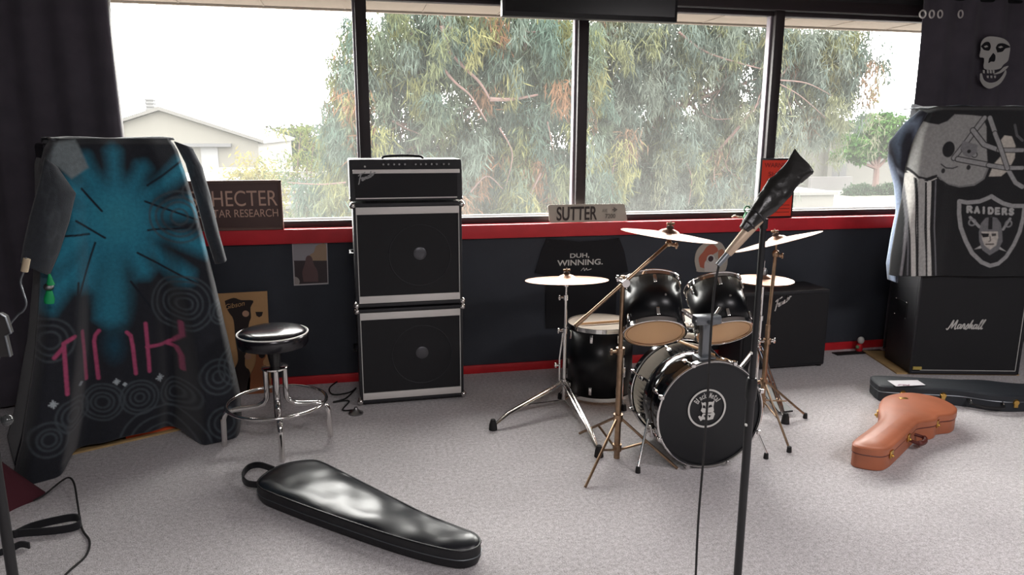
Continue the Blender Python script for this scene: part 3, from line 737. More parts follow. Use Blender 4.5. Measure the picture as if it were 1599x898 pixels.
def lpaint(uv, pts):
    P2 = [((p - LF(0, 0, 0)).dot(LX), p.z) for p in pts]
    A = Paint(P2, NAVY); g = lambda x, y: gl_(x, y, .04)
    c = np.array(g(185, 345))
    rays = [(-158, 30, .52), (-122, 20, .36), (-70, 18, .30), (168, 22, .36), (138, 18, .30), (115, 16, .34), (88, 9, .34), (62, 11, .30), (38, 13, .42), (8, 17, .42), (-22, 13, .44), (-48, 12, .42), (-100, 13, .50), (-135, 12, .52)]
    for ang, wd_, R in rays:
        a0, a1 = math.radians(ang-wd_/2), math.radians(ang+wd_/2)
        L = [c, c + R*np.array([math.cos(a0), math.sin(a0)]), c + R*1.06*np.array([math.cos(math.radians(ang)), math.sin(math.radians(ang))]), c + R*np.array([math.cos(a1), math.sin(a1)])]
        A.fill([tuple(q) for q in L], TEAL, .07, .95)
    A.disc(tuple(c), .19, TEAL, .16, .9); A.disc(g(175, 450), .17, S(40, 120, 142), .2, .45, .8)
    A.disc(g(178, 540), .07, TEALD, .1, .6, .8)
    A.disc(g(180, 340), .05, S(70, 160, 175), .22, 1, .5)
    for L in ([(232, 290), (283, 252)], [(228, 315), (312, 345)], [(232, 360), (312, 352)], [(215, 395), (302, 440)], [(205, 440), (255, 505)], [(118, 345), (165, 372)], [(100, 368), (140, 366)], [(120, 440), (115, 520)], [(150, 380), (118, 470)], [(128, 295), (160, 330)]):
        A.line([g(*q) for q in L], .006, S(16, 22, 34), .004)
    A.fill([g(*q) for q in ((86, 222), (120, 218), (140, 262), (112, 280), (92, 262), (70, 258))], S(120, 130, 134), .01, .8)
    for (x, y), rs in (((278, 338), (.04, .075, .10, .13)), ((283, 470), (.03, .055, .08, .115, .14)), ((335, 482), (.02, .04, .06)), ((161, 629), (.03, .05, .075, .095)), ((218, 620), (.022, .045, .07, .09)), ((277, 613), (.03, .055, .08)), ((110, 638), (.03, .055, .08)), ((325, 575), (.03, .06, .09)), ((330, 640), (.05, .08)), ((250, 690), (.10, .15, .2)), ((70, 670), (.03, .05, .08)), ((75, 525), (.04, .07, .1)), ((300, 300), (.05,)), ((355, 560), (.04, .07, .1))):
        for r in rs: A.ring(g(x, y), r, .003, SW, .008, .7)
    for L in ([(80, 551), (95, 535)], [(95, 531), (99, 604)], [(95, 530), (112, 520)], [(126, 515), (135, 592)], [(155, 592), (148, 535), (150, 525), (156, 518)], [(198, 519), (204, 524), (207, 540), (212, 583)], [(227, 505), (233, 579)], [(229, 541), (255, 538), (272, 532), (281, 520), (279, 500)], [(262, 537), (276, 541), (281, 552), (283, 573)]):
        A.line([g(*q) for q in L], .012, PINK, .006)
    for x, y, r in ((250, 590, .02), (182, 596, .015), (124, 596, .01), (77, 619, .018), (195, 600, .008)):
        q = np.array(g(x, y))
        for k in range(4):
            e = np.array([math.cos(k*PI/4), math.sin(k*PI/4)])*r*(1 if k % 2 == 0 else .7); A.line([q-e, q+e], .003, S(175, 185, 190), .004)
    return A.c
def ltop(u, v):
    s0, s1 = interp(kL, ZTOP), interp(kR, ZTOP); s = s0 + (s1-s0)*u
    return LF(s, .01 + .42*v, ZTOP + .004*math.sin(u*9) + .006*noise.noise(Vector((u*5, v*4, 2))) - .01*(1-sstep(0, .06, v)) - .02*sstep(.93, 1, v))
plain = lambda col: (lambda uv, pts: np.tile(np.array(col[:3]), (len(uv), 1)))
def edge_sheet(Lp, Rp, offs, bulge, g, F):
    """hanging corner fold between two pixel edges with its own depth off and a rounded bulge"""
    n = len(Lp)
    def fn(u, v):
        k = v*(n-1); off = float(np.interp(k, range(n), offs))
        a = [float(np.interp(k, range(n), [q[j] for q in Lp])) for j in (0, 1)]; c = [float(np.interp(k, range(n), [q[j] for q in Rp])) for j in (0, 1)]
        ga = g(a[0], a[1], off); gc = g(c[0], c[1], off)
        s = ga[0] + (gc[0]-ga[0])*u; z = ga[1] + (gc[1]-ga[1])*u
        return F(s, -(off + bulge*(math.sin(PI*u)**.7)*min(1, .35+v) + .006*noise.noise(Vector((u*3, v*5, 3)))), z)
    return fn
GREYF = S(50, 54, 60)
def lfold(uv, pts):
    A = Paint(uv, GREYF); A.disc((.5, .5), .06, S(64, 70, 76), .4, 1, .5)
    for k in range(5): A.ring((.2+.2*k, .2+.17*k), .12, .01, S(74, 80, 84), .03, .4)
    return A.c
fold1 = edge_sheet([(70, 246), (60, 290), (46, 340), (36, 385), (32, 410)], [(90, 262), (118, 302), (108, 345), (92, 395), (77, 430)], [.05, .09, .11, .12, .12], .05, gl_, LF)
fold2 = edge_sheet([(272, 221), (290, 255), (306, 310), (322, 370), (336, 412)], [(300, 231), (316, 262), (328, 305), (342, 365), (353, 405)], [-.04, -.06, -.06, -.05, -.03], .05, gl_, LF)
def lside(u, v):                          # side of the drape reaching the back
    z = ZTOP + (.35 - ZTOP)*v; s = interp(kR, max(z, .3)); return LF(s - .03 - .03*v, .02 + .36*u, z - .25*u*v)
def lside2(u, v):
    z = ZTOP + (.02 - ZTOP)*v; s = interp(kL, max(z, .02)); return LF(s + .012, .05 + .32*u - .10*v*(1-u), z)
tag(cloth('blanket', [(lfront, 210, 330, lpaint), (ltop, 40, 20, plain(S(96, 100, 104))), (fold1, 24, 40, lfold), (fold2, 24, 40, lfold), (lside, 16, 60, plain(NAVY)), (lside2, 16, 60, plain(NAVY))], loc=LF(.38, .2, 0)),  # top sheet painted paler than the navy front, as if lit from above
    'dark blue fleece blanket with teal burst, swirls and pink letters draped over left amplifier stack', 'blanket')

# ---- right blanket
gr_ = plane_of((3.677, 4.067), MX_)
rL = sorted([(z, s) for (s, z) in (gr_(1396, 432, .09), gr_(1400, 400, .09), gr_(1410, 350, .08), gr_(1418, 310, .07), gr_(1423, 272, .06), gr_(1427, 240, .05), gr_(1433, 205, .04), gr_(1441, 178, .02))])
RTOP = 1.785
def rfront(u, v):
    hem = gr_(1450, 431, .05)[1]
    ztop = RTOP - .02*(1-sstep(0, .15, u))
    z = ztop + (hem - ztop)*v; t_ = v
    sl = interp(rL, z); s = sl + (.735-sl)*u
    off = .03 + .05*t_*(1-sstep(.12, .3, u)) + .018*t_*math.cos(u*21)*(1-sstep(.2, .4, u)) + .012*noise.noise(Vector((u*4, z*3, 5)))
    off -= .08*(max(0, .07-u)/.07)**2
    off -= .045*(1-sstep(0, .03, v))
    return MF(s, -off, z)
BLK = S(22, 23, 26); SIL = S(148, 148, 146); WHT = S(205, 203, 198); INK = S(24, 24, 27)
LET = {'R': [[(0, 0), (0, 1), (.6, 1), (.75, .8), (.6, .5), (0, .5)], [(.4, .5), (.8, 0)]], 'A': [[(0, 0), (.4, 1), (.8, 0)], [(.15, .35), (.65, .35)]], 'I': [[(.3, 0), (.3, 1)]],
       'D': [[(0, 0), (0, 1), (.5, 1), (.8, .7), (.8, .3), (.5, 0), (0, 0)]], 'E': [[(.7, 0), (0, 0), (0, 1), (.7, 1)], [(0, .5), (.6, .5)]], 'S': [[(.75, .85), (.5, 1), (.15, .95), (.05, .75), (.3, .52), (.6, .45), (.75, .2), (.5, 0), (.1, .05), (0, .18)]]}
def rpaint(uv, pts):
    P2 = [((p - MF(0, 0, 0)).dot(MX_), p.z) for p in pts]
    A = Paint(P2, BLK); g = lambda x, y: gr_(x, y, .05)
    G = lambda *q: [g(*p) for p in q]
    c = lambda x, y, s=802/259.: (1340 + x/s, 150 + y/s)      # coordinates read off a close view of the cloth
    C = lambda *q: [g(*c(*p)) for p in q]
    # silver helmet
    A.fill(C((312, 108), (345, 130), (395, 138), (440, 120), (475, 88), (560, 92), (610, 98), (630, 150), (632, 240), (636, 330), (625, 385), (590, 420), (530, 438), (470, 436), (420, 420), (395, 392), (360, 385), (320, 405), (285, 398), (262, 350), (275, 290), (290, 220), (305, 150)), SIL, .006)
    A.line(C((395, 395), (430, 425), (500, 440), (570, 430), (615, 400), (636, 350)), .008, S(120, 120, 120), .004)
    A.line(C((405, 410), (440, 432), (500, 447), (575, 438), (622, 405)), .005, INK, .003)
    A.disc(g(*c(443, 258)), .05, INK, .006, .8)
    for q in ((415, 362), (545, 346)): A.disc(g(*c(*q)), .016, S(40, 40, 42), .005, .8)
    A.line(C((405, 330), (430, 348), (465, 350), (490, 342)), .005, S(60, 60, 62), .003)
    A.line(C((262, 350), (290, 392), (330, 400), (380, 385)), .008, INK, .004); A.line(C((262, 365), (290, 408), (335, 416), (380, 398)), .004, WHT, .003)
    # face mask bars
    for L in ([(470, 300), (540, 215), (620, 105)], [(490, 305), (620, 330), (720, 348), (802, 348)], [(565, 165), (620, 235), (690, 262), (802, 262)], [(645, 105), (690, 230), (730, 350), (770, 420), (802, 440)], [(520, 255), (575, 285)]):
        A.line(C(*L), .034, INK, .004); A.line(C(*L), .022, S(150, 150, 150), .004)
    A.fill(C((515, 215), (545, 225), (590, 235), (585, 275), (550, 300), (520, 285), (505, 250)), S(120, 120, 122), .006); A.disc(g(*c(548, 268)), .012, INK, .004)
    # pale second helmet
    A.fill(C((640, 390), (665, 330), (700, 290), (690, 225), (715, 190), (750, 195), (768, 240), (765, 300), (735, 360), (700, 388)), S(190, 184, 174), .006)
    for L in ([(690, 262), (802, 262)], [(640, 335), (720, 348), (802, 348)], [(670, 180), (690, 230), (730, 350)]):
        A.line(C(*L), .030, INK, .004); A.line(C(*L), .020, S(150, 150, 150), .004)
    A.line(C((765, 140), (775, 190), (802, 215)), .012, S(90, 90, 92), .004)
    # stripes hanging at the left
    for top, bot, w, col in (((268, 385), (195, 860), .010, S(120, 118, 122)), ((247, 400), (228, 860), .008, S(110, 110, 114)), ((262, 385), (262, 865), .030, WHT), ((300, 420), (310, 868), .050, S(170, 169, 166)), ((342, 420), (345, 868), .026, WHT), ((376, 410), (380, 868), .006, S(110, 110, 114))):
        A.line(C(top, ((top[0]*.6+bot[0]*.4)-8, top[1]*.5+bot[1]*.5), bot), w, col, .004)
    for a, b_ in (((280, 400), (284, 868)), ((325, 420), (330, 868)), ((358, 420), (362, 868))): A.line(C(a, b_), .008, INK, .003)
    # shield
    e = lambda x, y, s=763/119.: g(1480 + x/s, 290 + y/s)
    sh = [(135, 158), (215, 172), (330, 160), (405, 130), (450, 108), (495, 138), (570, 180), (660, 205), (790, 205), (775, 330), (740, 470), (680, 600), (600, 720), (520, 785), (435, 805), (350, 770), (260, 680), (200, 560), (150, 420), (133, 280)]
    sh = [e(*q) for q in sh]
    A.line(sh + [sh[0]], .022, S(150, 150, 150), .004)
    for i, ch in enumerate('RAIDERS'):
        x = 215 + i*71 - (6 if i > 2 else 0); y = 268 + 4*i
        for L in LET[ch]: A.line([e(x + q[0]*48, y - q[1]*56) for q in L], .011, S(170, 170, 168), .003)
    for L in ([(240, 320), (330, 415)], [(640, 335), (570, 440)]): A.line([e(*q) for q in L], .014, S(150, 150, 150), .004)
    for cx in ((235, 380), (650, 395)): A.ring(e(cx[0]+25*(1 if cx[0] < 400 else -1), cx[1]-10), .02, .006, S(130, 130, 132), .004)
    for L in ([(280, 642), (345, 600), (352, 630)], [(605, 665), (530, 610), (528, 640)]): A.fill([e(*q) for q in L], S(170, 170, 168), .004)
    A.fill([e(*q) for q in ((325, 470), (345, 380), (390, 325), (445, 312), (505, 325), (545, 380), (560, 470), (565, 560), (520, 650), (430, 700), (360, 650), (330, 560))], S(112, 112, 114), .005)
    A.fill([e(*q) for q in ((420, 315), (460, 315), (458, 440), (415, 440))], INK, .004)
    A.fill([e(*q) for q in ((350, 462), (515, 462), (520, 520), (500, 600), (435, 645), (380, 600), (358, 540))], S(186, 180, 172), .005)
    A.fill([e(*q) for q in ((345, 480), (425, 482), (422, 515), (365, 522))], INK, .004); A.fill([e(*q) for q in ((450, 482), (498, 480), (498, 505), (455, 510))], S(70, 68, 66), .004)
    A.line([e(435, 510), e(440, 555), e(425, 560)], .005, S(100, 96, 92), .003); A.line([e(395, 590), e(470, 588)], .007, S(90, 84, 80), .003)
    return A.c
def rtop(u, v):
    s0 = interp(rL, RTOP) ; s = s0 + (.735-s0)*u
    return MF(s, .015 + .30*v, RTOP - .012*(1-sstep(0, .2, u)) + .01*noise.noise(Vector((u*5, v*5, 9))))
def rtopc(uv, pts):
    A = Paint(uv, S(56, 62, 70))
    for k in range(7): A.line([(k/6-.1, 0), (k/6+.15, 1)], .03, S(120, 130, 140), .05, .6)
    return A.c
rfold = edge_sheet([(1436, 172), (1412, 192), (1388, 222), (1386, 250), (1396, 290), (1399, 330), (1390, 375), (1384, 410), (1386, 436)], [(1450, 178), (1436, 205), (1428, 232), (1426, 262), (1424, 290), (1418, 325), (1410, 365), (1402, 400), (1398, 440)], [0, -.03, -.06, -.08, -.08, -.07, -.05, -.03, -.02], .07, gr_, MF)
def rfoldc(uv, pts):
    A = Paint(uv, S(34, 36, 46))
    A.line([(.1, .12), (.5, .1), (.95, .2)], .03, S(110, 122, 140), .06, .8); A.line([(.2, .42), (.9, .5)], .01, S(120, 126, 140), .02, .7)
    A.line([(.02, .55), (.06, .75), (.25, .98)], .16, S(150, 165, 190), .15, .9); A.line([(.6, .5), (.55, .75), (.6, 1)], .02, S(90, 100, 120), .05, .8)  # broad pale-blue stroke paints backlight along the lower edge; the thin one is seam
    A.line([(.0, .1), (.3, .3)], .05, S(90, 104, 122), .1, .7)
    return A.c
def rside(u, v):
    z = RTOP - .02 + (.72 - RTOP)*v; return MF(-.03 - .01*math.sin(PI*v)*u, .04 + .3*u, z + .05*u)
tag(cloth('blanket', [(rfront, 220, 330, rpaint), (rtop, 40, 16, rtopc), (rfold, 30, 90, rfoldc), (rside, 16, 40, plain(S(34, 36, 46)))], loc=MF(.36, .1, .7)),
    'black and silver football blanket with helmet, stripes and shield draped over right speaker stack', 'blanket')

# ================================================================== curtains, flag and television
def curtain(name, label, x0, x1, y, z0, z1, folds, amp, edge):
    t = thing(name, label, 'curtain', ((x0+x1)/2, y, z0))
    b = MB(); b.grid(lambda u, v: (x0 + (x1-x0)*u + edge(v, u), y + amp*math.sin(u*folds*2*PI)*(.6+.4*v) + .01*noise.noise(Vector((u*8, v*3, 0))), z1 + (z0-z1)*v), 160, 24)
    o = b.build('curtain_cloth', M['curtain'], t)
    m = o.modifiers.new('t', 'SOLIDIFY'); m.thickness = .004
    return t
curtain('curtain', 'dark curtain hanging at the left end of the window', -2.95, -1.265, 4.60, .03, 2.62, 9, .022, lambda v, u: .03*v*v*u)
t = curtain('curtain', 'dark grommet curtain bearing a white skull, hanging at the right end of the window', 3.88, 5.7, 4.58, .03, 2.66, 8, .025, lambda v, u: .015*math.sin(v*5)*(1-u))
for px in (1441, 1455, 1468, 1500):
    p = at(px, 22, 4.545); g_ = MB(); g_.torus(p, .024, .0055, (.25 if px != 1441 else 0, -1, 0), 24, 8); g_.build('grommet', M['silver'], t)
MB().tube([(3.6, 4.585, 2.53), (5.8, 4.585, 2.53)], .012, 10).build('curtain_rod', M['plastic'], t)
# skull print (slightly in front of the folds)
def pxpoly(mb, pts, Y, sc_=None, th=.002):
    mb.poly([at(x, y, Y) for x, y in pts], (0, -th, 0)); return mb
k = lambda x, y: (1280 + x/4.489, y/4.489)
Yk = 4.545
b = MB()
pxpoly(b, sm2([k(1128, 310), k(1145, 275), k(1190, 255), k(1270, 265), k(1315, 290), k(1334, 330), k(1325, 400), k(1315, 430), k(1285, 455), k(1265, 480), k(1215, 490), k(1150, 480), k(1152, 410), k(1120, 400), k(1128, 350)], 3), Yk)
pxpoly(b, sm2([k(1122, 520), k(1135, 515), k(1150, 560), k(1190, 580), k(1240, 570), k(1280, 530), k(1302, 490), k(1305, 520), k(1270, 580), k(1225, 610), k(1185, 622), k(1145, 600), k(1122, 560)], 3), Yk)
pxpoly(b, sm2([k(1290, 470), k(1322, 462), k(1300, 490), k(1260, 515), k(1215, 522), k(1260, 500)], 3), Yk)
for x in (1142, 1170, 1190, 1210): pxpoly(b, [k(x, 490), k(x+14, 492), k(x+14, 515), k(x+2, 513)], Yk)
for x in (1170, 1195, 1220): pxpoly(b, [k(x, 530), k(x+14, 530), k(x+13, 548), k(x+2, 546)], Yk)
sk = b.build('skull_print', M['white'], t, smooth=False)
b = MB()
pxpoly(b, sm2([k(1130, 325), k(1155, 298), k(1185, 295), k(1198, 325), k(1185, 355), k(1150, 350)], 3), Yk-.0025)
pxpoly(b, sm2([k(1234, 335), k(1250, 308), k(1290, 305), k(1335, 330), k(1300, 340), k(1280, 362), k(1245, 368)], 3), Yk-.0025)
pxpoly(b, sm2([k(1215, 372), k(1230, 390), k(1225, 430), k(1200, 432), k(1182, 442), k(1188, 410)], 3), Yk-.0025)
b.build('sockets', M['blackcloth'], sk, smooth=False)
b = MB()
for q in (((1150, 325), (1170, 318), (1180, 328), (1160, 334)), ((1250, 330), (1270, 322), (1285, 330), (1265, 338))): pxpoly(b, [k(*r) for r in q], Yk-.005)
b.build('eye_glints', M['white'], sk, smooth=False)

p0, p1 = at(784, 25, 4.52), at(1057, 36, 4.52)
t = thing('television', 'black flat television hung over the middle of the window head', 'television', ((p0.x+p1.x)/2, 4.55, p0.z))
b = MB(); b.ob((p0.x, 4.515, p0.z), (p1.x, 4.575, p0.z+.66), .006); b.build('cabinet', M['plastic'], t)
b = MB(); b.ob((p0.x+.02, 4.512, p0.z+.03), (p1.x-.02, 4.516, p0.z+.64)); b.build('screen', M['screen'], t)
b = MB(); b.ob((p0.x+.4, 4.575, p0.z+.16), (p1.x-.4, 4.735, p0.z+.4), .01); b.build('wall_bracket', M['plastic'], t)

# ================================================================== things on the sill and on the wall
YS = 4.70
def sill_z(): return ZS
# wooden sign
t0 = at(300, 281, YS); t1 = at(442, 353, YS)
x1 = at(441, 320, YS).x; x0 = x1 - .72; z0 = ZS; z1 = at(441, 281, YS).z
t = thing('wooden_sign', 'brown wooden name sign with copper letters leaning on the window sill', 'sign', ((x0+x1)/2, YS, ZS))
MB().ob((x0, YS, z0), (x1, YS+.02, z1), .004).build('board', M['signbrown'], t)
MB().ob((x0+.02, YS-.003, z0+.02), (x1-.02, YS+.002, z1-.018), .002).build('sunken_field', M['signfield'], t)
b = MB()
for lo, hi in (((x0, YS-.008, z0), (x1, YS, z0+.014)), ((x0, YS-.008, z1-.014), (x1, YS, z1)), ((x1-.014, YS-.008, z0), (x1, YS, z1)), ((x0, YS-.008, z0), (x0+.014, YS, z1))): b.ob(lo, hi, .003)
b.build('frame_moulding', M['signbrown'], t)
b = MB()
xr_ = at(433, 310, YS).x; zb = at(432, 321, YS).z; zt_ = at(432, 297, YS).z; xh = at(333, 310, YS).x
wH = (xr_ - xh)/6*8.15
text(b, 'SCHECTER', (xr_-wH, YS-.004, zb), (1, 0, 0), (0, 0, 1), zt_-zb, wH)
zb2 = at(432, 338, YS).z; zt2 = at(432, 326, YS).z
wG = (xr_ - at(340, 330, YS).x)*15/11.2
text(b, 'GUITAR RESEARCH', (xr_-wG, YS-.004, zb2), (1, 0, 0), (0, 0, 1), zt2-zb2, wG)
b.build('lettering', M['signletter'], t, smooth=False)
# street sign
A0, A1, A2, A3 = at(858, 349, YS), at(980, 346, YS), at(975, 318, YS), at(855, 320, YS)
t = thing('street_sign', 'long off-white street name plate standing on the red sill', 'sign', ((A0+A1)/2))
dz = ZS - min(A0.z, A1.z)
ps = [A0, A1, A2, A3]
rr = []
for i in range(4):
    p = ps[i]; a = ps[i-1]; c = ps[(i+1) % 4]
    rr += [p + (a-p).normalized()*.014, p + (a-p).normalized()*.004 + (c-p).normalized()*.004, p + (c-p).normalized()*.014]
MB().poly([q + Vector((0, 0, .002+dz if i < 6 else .0)) for i, q in enumerate(rr)], (0, .004, 0)).build('plate', M['platewhite'], t, smooth=False)
xd = (A1-A0).normalized(); yd = Vector((0, 0, 1))
b = MB(); q0 = at(869, 345, YS-.003); text(b, 'SUTTER', q0, xd, yd, at(869, 323, YS).z-at(869, 345, YS).z, at(932, 340, YS).x-q0.x, bold=.02); b.build('name_lettering', mat('dark_sign_ink', S(58, 48, 46), .6), t, smooth=False)
b = MB(); q0 = at(940, 331.5, YS-.003); text(b, 'AVE', q0, xd, yd, .022, .038); q0 = at(945, 341, YS-.003); text(b, '7200', q0, xd, yd, .03, .072, bold=.01)
q0 = at(956, 327.5, YS-.004); b.poly([q0 + xd*x + Vector((0, 0, z)) for x, z in ((0, -.004), (.012, -.004), (.012, -.018), (.038, 0), (.012, .018), (.012, .004), (0, .004))], (0, -.001, 0))
b.build('small_lettering', mat('faded_sign_ink', S(110, 104, 96), .6), t, smooth=False)
# warning sign
z1 = at(1186, 247, YS).z; x0 = at(1185, 290, YS).x; x1 = at(1240, 300, YS).x
t = thing('warning_sign', 'orange-red warning notice in a black frame propped on the right sill', 'sign', ((x0+x1)/2, YS, ZS))
MB().ob((x0, YS, ZS), (x1, YS+.015, z1), .003).build('frame', M['plastic'], t)
zm = at(1210, 305, YS).z
MB().ob((x0+.014, YS-.002, zm+.003), (x1-.014, YS+.002, z1-.014)).build('upper_panel', M['warn'], t, smooth=False)
MB().ob((x0+.014, YS-.002, ZS+.014), (x1-.014, YS+.002, zm-.003)).build('lower_panel', M['warn'], t, smooth=False)
b = MB(); text(b, 'WARNING', (x0+.03, YS-.003, z1-.065), (1, 0, 0), (0, 0, 1), .032, x1-x0-.06, bold=.01)
text(b, 'SHOT', (x0+.065, YS-.003, z1-.125), (1, 0, 0), (0, 0, 1), .03, x1-x0-.13)
for i in range(3): b.ob((x0+.06, YS-.0035, z1-.15-.018*i), (x1-.06, YS-.003, z1-.146-.018*i))
for i in range(3): b.ob((x0+.04, YS-.0035, ZS+.09-.025*i), (x1-.03, YS-.003, ZS+.095-.025*i))
b.build('lettering', M['warnink'], t, smooth=False)
# small things on the sill
p = at(1166, 337, 4.70); t = thing('green_trinket', 'small green looped trinket on the sill left of the orange warning notice', 'trinket', (p.x, 4.7, ZS))
b = MB(); b.torus((p.x, 4.70, ZS+.068), .022, .006, (0, 1, 0), 20, 8); b.build('loop', mat('dark_green', S(30, 90, 55), .5), t)
b = MB(); b.lathe([(0, 0), (.026, 0), (.024, .02), (.014, .04), (.016, .05), (0, .05)], (p.x, 4.70, ZS), (0, 0, 1), 16); b.build('base', mat('green_base', S(30, 100, 60), .5), t)
p = at(1150, 340, 4.70); b = MB(); b.tube(smooth_line([(p.x-.035, 4.70, ZS+.012), (p.x-.02, 4.69, ZS+.024), (p.x, 4.7, ZS+.016), (p.x+.02, 4.69, ZS+.012), (p.x+.04, 4.7, ZS+.01)], 4), [.008]*17, 8)
tag(b.build('cable_clip', M['cream'], loc=(p.x, 4.7, ZS)), 'tiny pale clip lying on the sill left of the green trinket', 'clip')

YP = YW - .001
def wallquad(mb, pts, Y=YP, th=.004): mb.poly([at(x, y, Y) for x, y in pts], (0, -th, 0)); return mb
# photograph on wall
t = thing('photo_print', 'white-bordered photograph pinned to the dark wall below the sill', 'photograph', at(486, 446, YP))
wallquad(MB(), [(459, 446), (513, 443.5), (511, 378.5), (456, 380)]).build('paper', mat('photo_paper', S(190, 186, 186), .4), t, smooth=False)
def pic(n, pts, col, y): wallquad(MB(), pts, YP-.0045-y, .0006).build(n, mat('print_' + n, S(*col), .4), t, smooth=False)
pic('sky_area', [(458, 408), (510.5, 407), (509.5, 380), (457.5, 381)], (160, 156, 160), 0)
pic('foliage_area', sm2([(480, 407), (484, 398), (490, 394), (493, 385), (500, 381), (509, 382), (510.3, 407)], 3), (168, 140, 112), .0007)
pic('dark_area', [(461, 444), (511.5, 441.5), (510.5, 407), (459, 407)], (52, 38, 42), .0007)
pic('seated_shape', sm2([(474, 440), (472, 425), (476, 412), (478, 402), (482, 399), (487, 402), (490, 413), (496, 424), (497, 440)], 3), (98, 70, 70), .0014)
pic('pale_corner', sm2([(460, 444), (460, 433), (465, 434), (468, 439), (467, 444)], 3), (165, 155, 150), .0014)
# cut-out disc
t = thing('cutout_disc', 'round colourful crest cut-out on the dark wall between the raised cymbals', 'poster', at(1110, 425, YP))
k = lambda x, y: (960 + x/4.276, 230 + y/4.276)
wallquad(MB(), sm2([k(545, 820), k(532, 760), k(545, 690), k(590, 645), k(640, 630), k(700, 632), k(735, 675), k(752, 735), k(745, 800), k(715, 830), k(560, 832), k(545, 820)], 3)[:-1]).build('card', mat('cream_card', S(172, 164, 152), .6), t, smooth=False)
def cr_(n, pts, col, y): wallquad(MB(), sm2([k(*q) for q in pts], 3), YP-.0045-y, .0006).build(n, mat('crest_' + n, S(*col), .6), t, smooth=False)
cr_('rust_shape', [(570, 800), (560, 740), (590, 700), (620, 660), (660, 650), (690, 690), (650, 720), (620, 760), (600, 810)], (170, 92, 70), 0)
cr_('rust_shape', [(690, 690), (720, 680), (735, 720), (715, 760), (690, 740)], (165, 110, 84), 0)
cr_('pale_shape', [(600, 830), (600, 770), (640, 735), (690, 760), (700, 800), (690, 830)], (196, 188, 182), .0007)
p = at(*k(640, 745), YP-.007); MB().torus(p, .026, .005, (0, 1, 0), 24, 8).build('ring_shape', M['white'], t)
MB().lathe([(0, 0), (.02, 0), (.02, .002), (0, .002)], p, (0, -1, 0), 20).build('dark_centre', mat('crest_dark', S(60, 40, 46), .6), t)
# black shirt
t = thing('black_shirt', 'black t-shirt with white slogan pinned flat on the wall below the street name plate', 'shirt', at(905, 510, YP))
b = MB(); pts = [(853, 372), (872, 374), (905, 377), (945, 374), (966, 371), (974, 392), (980, 424), (963, 428), (960, 510), (852, 512), (852, 430), (835, 426), (845, 392)]
wallquad(b, pts, YP, .012); o = b.build('shirt_cloth', M['blackcloth'], t, smooth=False)
for x, y in ((855, 377), (965, 373)): MB().sphere(at(x, y, YP-.013), .006, n=6).build('pin', M['plastic'], t)
b = MB(); q = at(890, 404, YP-.014); text(b, 'DUH,', q, (1, 0, 0), (0, 0, 1), at(890, 398, YP).z-at(890, 406, YP).z, at(919, 404, YP).x-q.x, bold=.02)
q = at(870, 415.5, YP-.014); text(b, 'WINNING.', q, (1, 0, 0), (0, 0, 1), at(890, 407, YP).z-at(890, 416, YP).z, at(940, 414, YP).x-q.x, bold=.02)
q = at(907, 423, YP-.014); strokes(b, [sm2([(0, 0), (.02, .02), (.025, .0), (.04, .018), (.045, .004), (.075, .012)])], q, (1, 0, 0), (0, 0, 1), .004)
b.build('slogan_print', M['white'], t, smooth=False)
# tan guitar poster leaning on wall
t = thing('cardboard_poster', 'tan cardboard guitar poster leaning on the wall behind the stool', 'poster', fl(395, 628))
YQ = 4.6
def lean(x, y, d=0): 
    p = at(x, y, YQ); return p + Vector((0, -d, 0))
b = MB(); b.poly([lean(345, 640), lean(425, 632), lean(417, 455), lean(338, 459)], (0, .012, 0)); b.build('board', M['tan'], t, smooth=False)
k = lambda x, y: (330 + x/4.275, 430 + y/4.275)
def inkp(n, pts, m, d): MB().poly([lean(*k(*q), d) for q in pts], (0, -.001, 0)).build(n, m, t, smooth=False)
inkp('dark_guitar_print', sm2([(90, 170), (150, 150), (200, 165), (280, 168), (262, 215), (265, 280), (250, 330), (235, 480), (225, 600), (260, 650), (240, 820), (120, 820), (150, 640), (180, 560), (160, 420), (150, 300), (120, 250), (100, 215)], 3), M['darkink'], .002)
inkp('brown_guitar_print', sm2([(290, 480), (300, 540), (290, 600), (250, 690), (240, 760), (250, 820), (400, 820), (395, 720), (370, 640), (345, 580), (365, 540), (370, 490)], 3), mat('amber_ink', S(150, 92, 58), .8), .002)
for q in ((230, 255), (245, 540)): MB().lathe([(0, 0), (.02, 0), (.02, .001), (0, .001)], lean(*k(*q), .004), (0, -1, 0), 14).build('knob_print', mat('pale_ink', S(178, 140, 116), .8), t)
for q in ((320, 255), (338, 530)): inkp('tuner_print', [(q[0]-25, q[1]-12), (q[0]+25, q[1]-12), (q[0]+18, q[1]+14), (q[0], q[1]+24), (q[0]-18, q[1]+14)], M['darkink'], .003)
b = MB(); text(b, 'Gibson', lean(*k(98, 226), .004), (1, 0, .18), (-.18, 0, 1), .03, .115, shear=.35); b.build('lettering', M['tan'], t, smooth=False)
p = fl(452, 592); b = MB(); b.sphere(p + Vector((0, 0, .075)), .11, (1, .55, .72), 10); b.tube([p+Vector((-.06, 0, .1)), p+Vector((0, 0, .17)), p+Vector((.05, 0, .1))], .008, 8)
tag(b.build('cloth_bundle', M['blackcloth'], loc=p), 'dark rounded bundle on the floor behind the stool', 'bundle')
